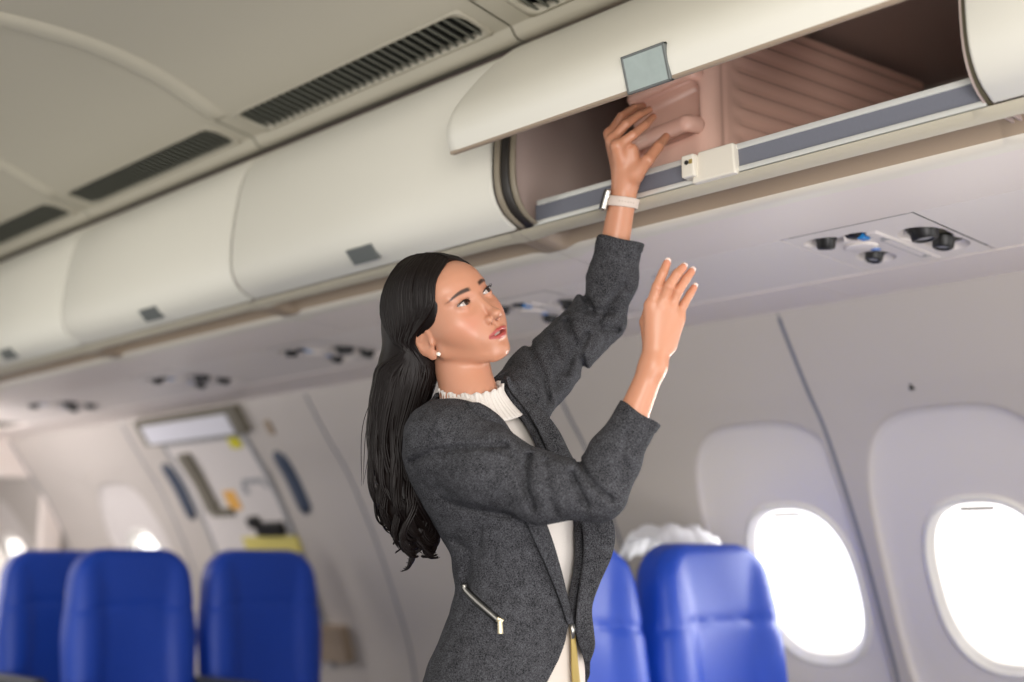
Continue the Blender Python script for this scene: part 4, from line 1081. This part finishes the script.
# --- clothes
def sub_fold(Px, Py, D, line, w, dmax):
    best = np.full(len(Px), 1e9)
    for (x0, y0), (x1, y1) in zip(line[:-1], line[1:]):
        vx, vy = x1 - x0, y1 - y0; t = np.clip(((Px - x0) * vx + (Py - y0) * vy) / (vx * vx + vy * vy), 0, 1)
        best = np.minimum(best, np.hypot(Px - x0 - t * vx, Py - y0 - t * vy))
    return np.exp(-(best / w) ** 2) * (D < dmax)
# folds measured along the sleeves: (polyline, amplitude in metres, width, nearest-side depth limit)
FOLDS = [([(529, 456), (526, 470), (527, 490), (533, 508)], .009, 3.5, 1.86), ([(571, 473), (577, 487), (587, 505)], .008, 3.5, 1.86), ([(579, 462), (592, 483), (611, 500)], .007, 3.2, 1.86),
         ([(412, 462), (436, 451), (470, 447), (505, 446)], .006, 3.5, 1.90), ([(430, 500), (470, 509), (510, 516)], .005, 4, 1.88), ([(545, 462), (548, 490), (556, 512)], .005, 4, 1.86),
         ([(505, 446), (520, 466), (524, 490)], .004, 4, 1.86), ([(628, 432), (622, 455), (628, 470)], .004, 3, 1.86),
         ([(567, 322), (576, 345), (566, 372)], .010, 4, 2.26), ([(581, 282), (588, 310), (612, 312)], .009, 4, 2.26), ([(587, 335), (580, 352), (584, 372)], .009, 3.5, 2.26), ([(530, 345), (545, 380), (548, 400)], .007, 4, 2.2),
         ([(600, 320), (612, 300), (624, 285)], .006, 3.5, 2.26), ([(552, 335), (560, 360), (556, 385)], .006, 4, 2.2), ([(588, 300), (600, 328), (618, 330)], .007, 3, 2.26),
         ([(500, 372), (515, 400), (530, 430)], .004, 5, 2.05), ([(455, 540), (470, 552), (466, 585)], .006, 4, 1.98), ([(480, 530), (476, 560)], .004, 3.5, 1.96)]
def near_edge(z):                                                   # her-right edge of the front opening (metres from centre)
    return np.interp(z, EZ, EN)
def far_edge(z): return np.interp(z, EZ, EF)
ER = [(760, .24, -.24), (700, .10, -.17), (682, .062, -.13), (655, .025, -.07), (636, .008, -.03), (618, .004, -.004), (600, .020, -.010), (570, .046, -.026), (520, .076, -.036), (480, .062, -.038), (455, .050, -.042), (430, .052, -.044), (415, .064, -.046), (403, .082, -.048), (393, .110, -.05), (385, .2, -.055)]
EZ = np.array([ZP(e[0]) for e in ER]); EN = np.array([e[1] for e in ER]); EF = np.array([e[2] for e in ER])
RCUT = (at(640, 414, 1.84), at(612, 458, 1.838)); LCUT = (at(621, 241, 2.22), at(612, 282, 2.22))
def sleeves(P, g=0):
    n = chain(P, P3([(456, 446, 1.895), (486, 467, 1.862), (540, 488, 1.838), (598, 491, 1.836), (614, 458, 1.838), (642, 408, 1.84)]), [.062 + g, .062 + g, .052 + g, .0430 + g, .0385 + g, .0350 + g], .018)
    ax = RCUT[0] - RCUT[1]; ax /= np.linalg.norm(ax); n = smax(n, (P - RCUT[0]) @ ax - 0, .003)
    f = chain(P, P3([(512, 408, 2.06), (540, 375, 2.12), (598, 318, 2.22), (612, 280, 2.22), (622, 235, 2.22)]), [.058 + g, .056 + g, .0500 + g, .0440 + g, .0430 + g], .018)
    ax = LCUT[0] - LCUT[1]; ax /= np.linalg.norm(ax); f = smax(f, (P - LCUT[0]) @ ax, .003)
    return n, f
HEMZ = ZP(770)
def jacket_sdf(P):
    d = tower(P, .004, HEMZ, ZP(392), 2.2)
    u, v, z, a, b = tloc(P)
    n, f = sleeves(P)
    d = smin(d, n, .022); d = smin(d, f, .03)
    d = smin(d, ell(P, at(570, 470, 1.81), (.014, .014, .012)), .02)
    # shoulder caps
    d = smin(d, ell(P, at(520, 402, 2.05), (.05, .05, .045)), .03)
    px, py, D = proj2(P)
    for ln, am, w, dm in FOLDS: d = d + am * 1.35 * sub_fold(px, py, D, ln, w, dm)
    d = d + .0016 * noise(P, 28, 3) + .0010 * noise(P, 60, 5)
    # hollow: inner surface
    ni, fi = sleeves(P, -.0035); inn = np.minimum(np.minimum(tower(P, -.003, HEMZ - .05, ZP(380), 2.2), ni - .0005), fi - .0005)
    hollow_n = (P - RCUT[0]) @ ((RCUT[0] - RCUT[1]) / np.linalg.norm(RCUT[0] - RCUT[1])) + .03
    hollow_f = (P - LCUT[0]) @ ((LCUT[0] - LCUT[1]) / np.linalg.norm(LCUT[0] - LCUT[1])) + .03
    sc_n = chain(P, P3([(632, 430, 1.84), (642, 408, 1.84), (650, 394, 1.84)]), [.026, .0325, .033]); sc_f = chain(P, P3([(619, 255, 2.22), (622, 235, 2.22), (625, 215, 2.22)]), [.032, .0400, .041])
    d = np.maximum(d, -sc_n); d = np.maximum(d, -sc_f)
    body_in = np.maximum(tower(P, -.012, HEMZ - .05, ZP(350), 2.2), -(np.minimum(n, f) - .004)); d = smax(d, -body_in, .003)
    cyl = cone(P, at(477, 424, 1.985), at(470, 383, 1.985), .069, .0535); d = smax(d, -cyl, .004)
    # front opening
    vl = .01 - .055 * np.clip((z - ZP(414)) / (ZP(398) - ZP(414)), 0, 1) * (u > 0); op = np.maximum(np.maximum(u - near_edge(z), far_edge(z) - u), -v + vl)
    op = np.maximum(op, -(n + .0)) if False else op
    keep = np.minimum(n, f)                                          # sleeves are never cut by the opening
    op = np.maximum(op, -(keep - .012))
    return smax(d, -op, .004).astype(np.float32)
lo = np.array([rc[:, 0].min() - .30, rc[:, 1].min() - .33, HEMZ - .02]); hi = np.array([rc[:, 0].max() + .33, rc[:, 1].max() + .24, at(622, 225, 2.22)[2] + .02])
JV, JF = sdf_mesh(jacket_sdf, lo, hi, .0030)
jk = mesh_obj('blazer', JV - PO, JF, 'tweed', W_)

def ribbon(name, rows, thick, material, par, n=60, m_=8, sm_=True):
    """cloth band from rows of cross points; rows: list of lists of world points (same count)"""
    R_ = np.array([[np.array(p) for p in r] for r in rows]); k = R_.shape[1]
    A = smoothpath(R_.reshape(len(rows), -1), n).reshape(n, k, 3)
    G = [smoothpath(r, m_ * (k - 1) + 1) for r in A]
    mb = MB(PO); mb.grid(G); o = mb.build(name, material, par, sm_); solid(o, thick, 0); return o
def band(rows):
    """rows: (picture y on torso, edge u, width, outward lift at edge, lift at middle, lift at outer)"""
    out = []
    for py, u, w, l0, l1, l2 in rows:
        z = ZP(py); r = []
        for t, l in ((0, l0), (.5, l1), (1, l2)):
            q = tsurf(z, u + w * t, .006 + l); r.append(q)
        out.append(r)
    return out
# near lapel: from the neck down to where the sleeve crosses, then on to the cut-away front
ribbon('lapel', band([(411, .068, .020, .000, .004, .000), (418, .060, .034, .003, .007, .003), (430, .050, .046, .004, .010, .004), (455, .046, .050, .004, .011, .005), (480, .056, .044, .004, .010, .005), (510, .072, .036, .004, .010, .005), (540, .062, .032, .004, .010, .005),
                      (570, .042, .026, .004, .008, .004), (600, .018, .020, .003, .006, .003), (622, .000, .016, .002, .004, .002)]), .004, 'tweed', jk)
# far lapel: wide soft roll, standing away from the chest below the bust
ribbon('lapel', band([(376, -.034, -.010, .002, .006, .002), (384, -.040, -.022, .004, .012, .003), (392, -.044, -.034, 0.006, .020, .006), (410, -.044, -.052, 0.006, .026, .010), (430, -.038, -.066, 0.006, .026, .012), (455, -.034, -.072, 0.006, .026, .014), (480, -.030, -.070, 0.006, .030, .018), (505, -.024, -.066, 0.006, .044, .002),
                      (530, -.020, -.062, 0.006, .050, .002), (555, -.018, -.056, 0.006, .044, .002), (580, -.012, -.048, 0.006, .030, .002), (605, -.004, -.044, 0.006, .020, .002), (628, -.004, -.044, 0.006, .024, .004), (645, -.02, -.048, .004, .018, .002), (662, -.052, -.012, .001, .004, .000)]), .004, 'tweed', jk)
# collar round the back of the neck
rows = []
for i in range(15):
    th = math.radians(-78 + 112 * i / 14) ; r0 = .0565; c = at(472, 398, 1.985)
    dirn = -TF * math.cos(th) + TR * math.sin(th)
    kk = max(0.0, math.cos(math.radians((-22 + (-56 + 112 * i / 14)) * 88 / 78 if i < 7 else (-56 + 112 * i / 14) * 1.5))) ** .6; rows.append([c + dirn * r0 + np.array([0, 0, .004 - .02 * (1 - math.cos(th)) * .5]), c + dirn * (r0 + .010 * kk) + np.array([0, 0, .004 + .008 * kk - .02 * (1 - math.cos(th)) * .5]), c + dirn * (r0 + .002 + .028 * kk) + np.array([0, 0, -.002 - .020 * kk - .02 * (1 - math.cos(th)) * .5])])
ribbon('collar', rows, .004, 'tweed', jk)
# cuffs: slim turned hems
def cuffring(cut, r, nm):
    ax = cut[0] - cut[1]; ax /= np.linalg.norm(ax); u = np.cross(ax, HV); u /= np.linalg.norm(u); v = np.cross(ax, u); mb = MB(PO); G = []
    for k in range(49):
        t = 2 * PI * k / 48; dd = u * math.cos(t) + v * math.sin(t); w = .0015 * math.sin(3 * t)
        G.append([cut[0] + ax * (-.012) + dd * (r + .0008), cut[0] + ax * (.001 + w) + dd * (r + .0014), cut[0] + ax * (.0015 + w) + dd * (r - .003), cut[0] + ax * (-.02) + dd * (r - .0045)])
    mb.grid(G); return mb.build(nm, 'tweed', jk, True)
cuffring(RCUT, .0352, 'cuff'); cuffring(LCUT, .0425, 'cuff')
# slanting zip pocket with a pull
pz = [at(463, 584, 1.9), at(470, 596, 1.9), at(485, 610, 1.9), at(501, 624, 1.9)]
def onjk(px, py, lift):
    """point of the blazer surface seen at this place of the near side"""
    d = (RT * (px - 512) + UP * (341 - py) + FW * F); d /= np.linalg.norm(d); t = np.linspace(1.6, 2.3, 1400); Q = (CAM + d * t[:, None]).astype(np.float32)
    s_ = tower(Q, .004, 0, 3, 2.2); k = np.argmax(s_ < 0); return CAM + d * (t[k] - lift)
mb = MB(PO); zp = smoothpath([onjk(464, 584, .003), onjk(466.5, 591, .003), onjk(482, 606, .003), onjk(499, 621, .003)], 24); mb.tube(zp, .0062, 8, flat=.35, up=FW); pk = mb.build('pocket_welt', 'black', jk, True)
mb = MB(PO); zp2 = smoothpath([onjk(464, 585, .007), onjk(466.5, 591, .007), onjk(482, 606, .007), onjk(499, 621, .007)], 40); mb.tube(zp2, .0028, 8); mb.build('pocket_zip', 'metal', pk, True)
mb = MB(PO); a0 = onjk(500, 622, .012); b0 = onjk(500.5, 634, .012)
mb.tube([a0 - UP * -.003, a0, b0], [.0035, .0045, .0048], 6, flat=.45, up=FW); mb.tube([onjk(497, 619, .010), onjk(503, 622, .010)], .005, 8, flat=.6, up=FW); bevel(mb.build('zip_pull', 'goldm', pk), .0008)
# shirt with a ribbed, frilled stand collar
SHZ = ZP(640)
def shirt_sdf(P):
    d = tower(P, -.018, SHZ, ZP(396), 2.2); u, v, z, a, b = tloc(P)
    d = smin(d, ell(P, tpt(ZP(497), .055, .055), (.055, .055, .05)), .03); d = smin(d, ell(P, tpt(ZP(497), -.055, .055), (.055, .055, .05)), .03)
    return (d + .0012 * noise(P, 30, 9)).astype(np.float32)
SV, SF = sdf_mesh(shirt_sdf, rc.min(0) - [.2, .2, 0], rc.max(0) + [.2, .2, .02], .0045)
sh = mesh_obj('shirt', SV - PO, SF, 'shirt', W_)
cn0, cn1 = at(477, 421, 1.985), at(470.5, 385, 1.985); nax = (cn1 - cn0) / np.linalg.norm(cn1 - cn0); G = []
vf = TF * .8 - HV * .6; vf -= nax * (vf @ nax); vf /= np.linalg.norm(vf); vr = np.cross(vf, nax)
for k in range(361):
    th = 2 * PI * k / 360; dd = vf * math.cos(th) + vr * math.sin(th); rib = .0017 * math.cos(th * 44); drop = -.012 * (math.cos(th) + .2); row = []
    for t in np.linspace(0, 1, 12):
        fr_ = .0022 * math.sin(th * 17 + 1.3 * math.sin(3 * th)) * max(0, t - .82) / .18; r_ = .0492 + .026 * (1 - t) ** 1.6 + rib * (.4 + .6 * t) + fr_ + .0015 * max(0, t - .85) / .15
        row.append(cn0 + (cn1 - cn0) * t + nax * drop * (.3 + .7 * t) + nax * fr_ * .8 + dd * r_)
    G.append(row)
mb = MB(PO); mb.grid(G); solid(mb.build('collar', 'shirt', sh, True), .002, 0)
# trousers and shoes
PZ = ZP(618)
LEG = [(TR * s + TF * 0) for s in (.092, -.092)]
hipc = tpt(ZP(740), 0, 0)
def pants_sdf(P):
    d = tower(P, -.006, ZP(785), PZ, 2.2)
    for L in LEG:
        h_ = hipc + L; kn = h_ * np.array([1, 1, 0]) + np.array([0, 0, .46]) + TF * .02; an = h_ * np.array([1, 1, 0]) + np.array([0, 0, .06])
        d = smin(d, chain(P, [h_, kn, an], [.086, .060, .055], .02), .02)
    return d.astype(np.float32)
lo = np.array([hipc[0] - .26, hipc[1] - .26, .03]); hi = np.array([hipc[0] + .26, hipc[1] + .26, PZ + .02])
QV, QF = sdf_mesh(pants_sdf, lo, hi, .006)
tr = mesh_obj('trousers', QV - PO, QF, 'pants', W_)
zr = []
for i, (py, u, w) in enumerate([(626, -.006, .004), (636, -.012, .006), (650, -.018, .009), (668, -.026, .012), (690, -.036, .014), (720, -.046, .014)]):
    z = ZP(py); zr.append([tsurf(z, u - w, .000), tsurf(z, u, .005), tsurf(z, u + w, .001)])
ribbon('front_zip', zr, .003, 'gold', tr, 40, 6)
mb = MB(PO); q0 = tsurf(ZP(620), -.001, .004); q1 = tsurf(ZP(636), -.003, .007); mb.tube([q0, (q0 + q1) / 2 + TF * .002, q1], [.0045, .0055, .004], 8, flat=.6, up=TF); mb.build('waist_zip_pull', 'metal', tr, True)
for i, L in enumerate(LEG):
    base = (hipc + L) * np.array([1, 1, 0])
    def shoe(P, base=base):
        Q = np.stack([(P - base) @ TR, (P - base) @ TF, P[:, 2]], 1).astype(np.float32)
        d = ell(Q, (0, .06, .035), (.042, .125, .045)); d = smin(d, cone(Q, (0, -.01, .05), (0, -.005, .09), .042, .038), .03); return np.maximum(d, .004 - Q[:, 2]).astype(np.float32)
    v_, f_ = sdf_mesh(shoe, base - [.2, .2, .0], base + [.2, .2, .14], .005); mesh_obj('shoe', v_ - PO, f_, 'shoe', W_)
# --- wristwatch on the left wrist
wc = at(622, 202.5, 2.217); ax = at(*LW) - at(*LE); ax /= np.linalg.norm(ax); ax = ax + .10 * RT; ax /= np.linalg.norm(ax)
sdx = -RT - ax * (-RT @ ax); sdx /= np.linalg.norm(sdx); fr2 = np.cross(ax, sdx)
if fr2 @ HV > 0: fr2 = -fr2
wt = empty('wristwatch', wc, None, None); wt.parent = W_; wt.location = wc - PO
def wring(nm, r0, hw, t, m_, a0, a1):
    mb = MB(wc); G = []
    for k in range(61):
        th = math.radians(a0 + (a1 - a0) * k / 60); dd = sdx * math.cos(th) + fr2 * math.sin(th) ; r = r0 * (1 + .05 * math.cos(2 * th)); tilt = -.004 * math.cos(th)
        G.append([wc + ax * (h + tilt) + dd * (r + q) for h, q in ((-hw, 0), (-hw, t), (-hw * .8, t + .0006), (hw * .8, t + .0006), (hw, t), (hw, 0), (-hw, 0))])
    mb.grid(G); return mb.build(nm, m_, wt, True)
wring('watch_strap', .0272, .0092, .0018, 'strap', 22, 338)
mb = MB(wc)
for k in range(6):
    th = math.radians(75 + 11 * k); dd = sdx * math.cos(th) + fr2 * math.sin(th); mb.lathe(wc + ax * (-.004 * math.cos(th)) + dd * (.0272 * (1 + .05 * math.cos(2 * th)) + .0022), dd, [(.0010, 0), (.0010, .0006)], 8)
mb.build('strap_holes', 'groove', wt)
mb = MB(wc); O = wc + sdx * .0310 - ax * .004; mb.box((-.020, -.018, -.0055), (.020, .018, .0055), (O, ax, fr2, sdx)); bevel(mb.build('watch_case', 'metal', wt), .004, 3)
mb = MB(wc); mb.box((-.0185, -.0165, .0050), (.0185, .0165, .0068), (O, ax, fr2, sdx)); bevel(mb.build('watch_face', 'black', wt), .0015, 2)
mb = MB(wc); mb.lathe(O + fr2 * .017 + ax * .006, fr2, [(.0028, 0), (.0028, .0018)], 12); mb.build('watch_crown', 'metal', wt)
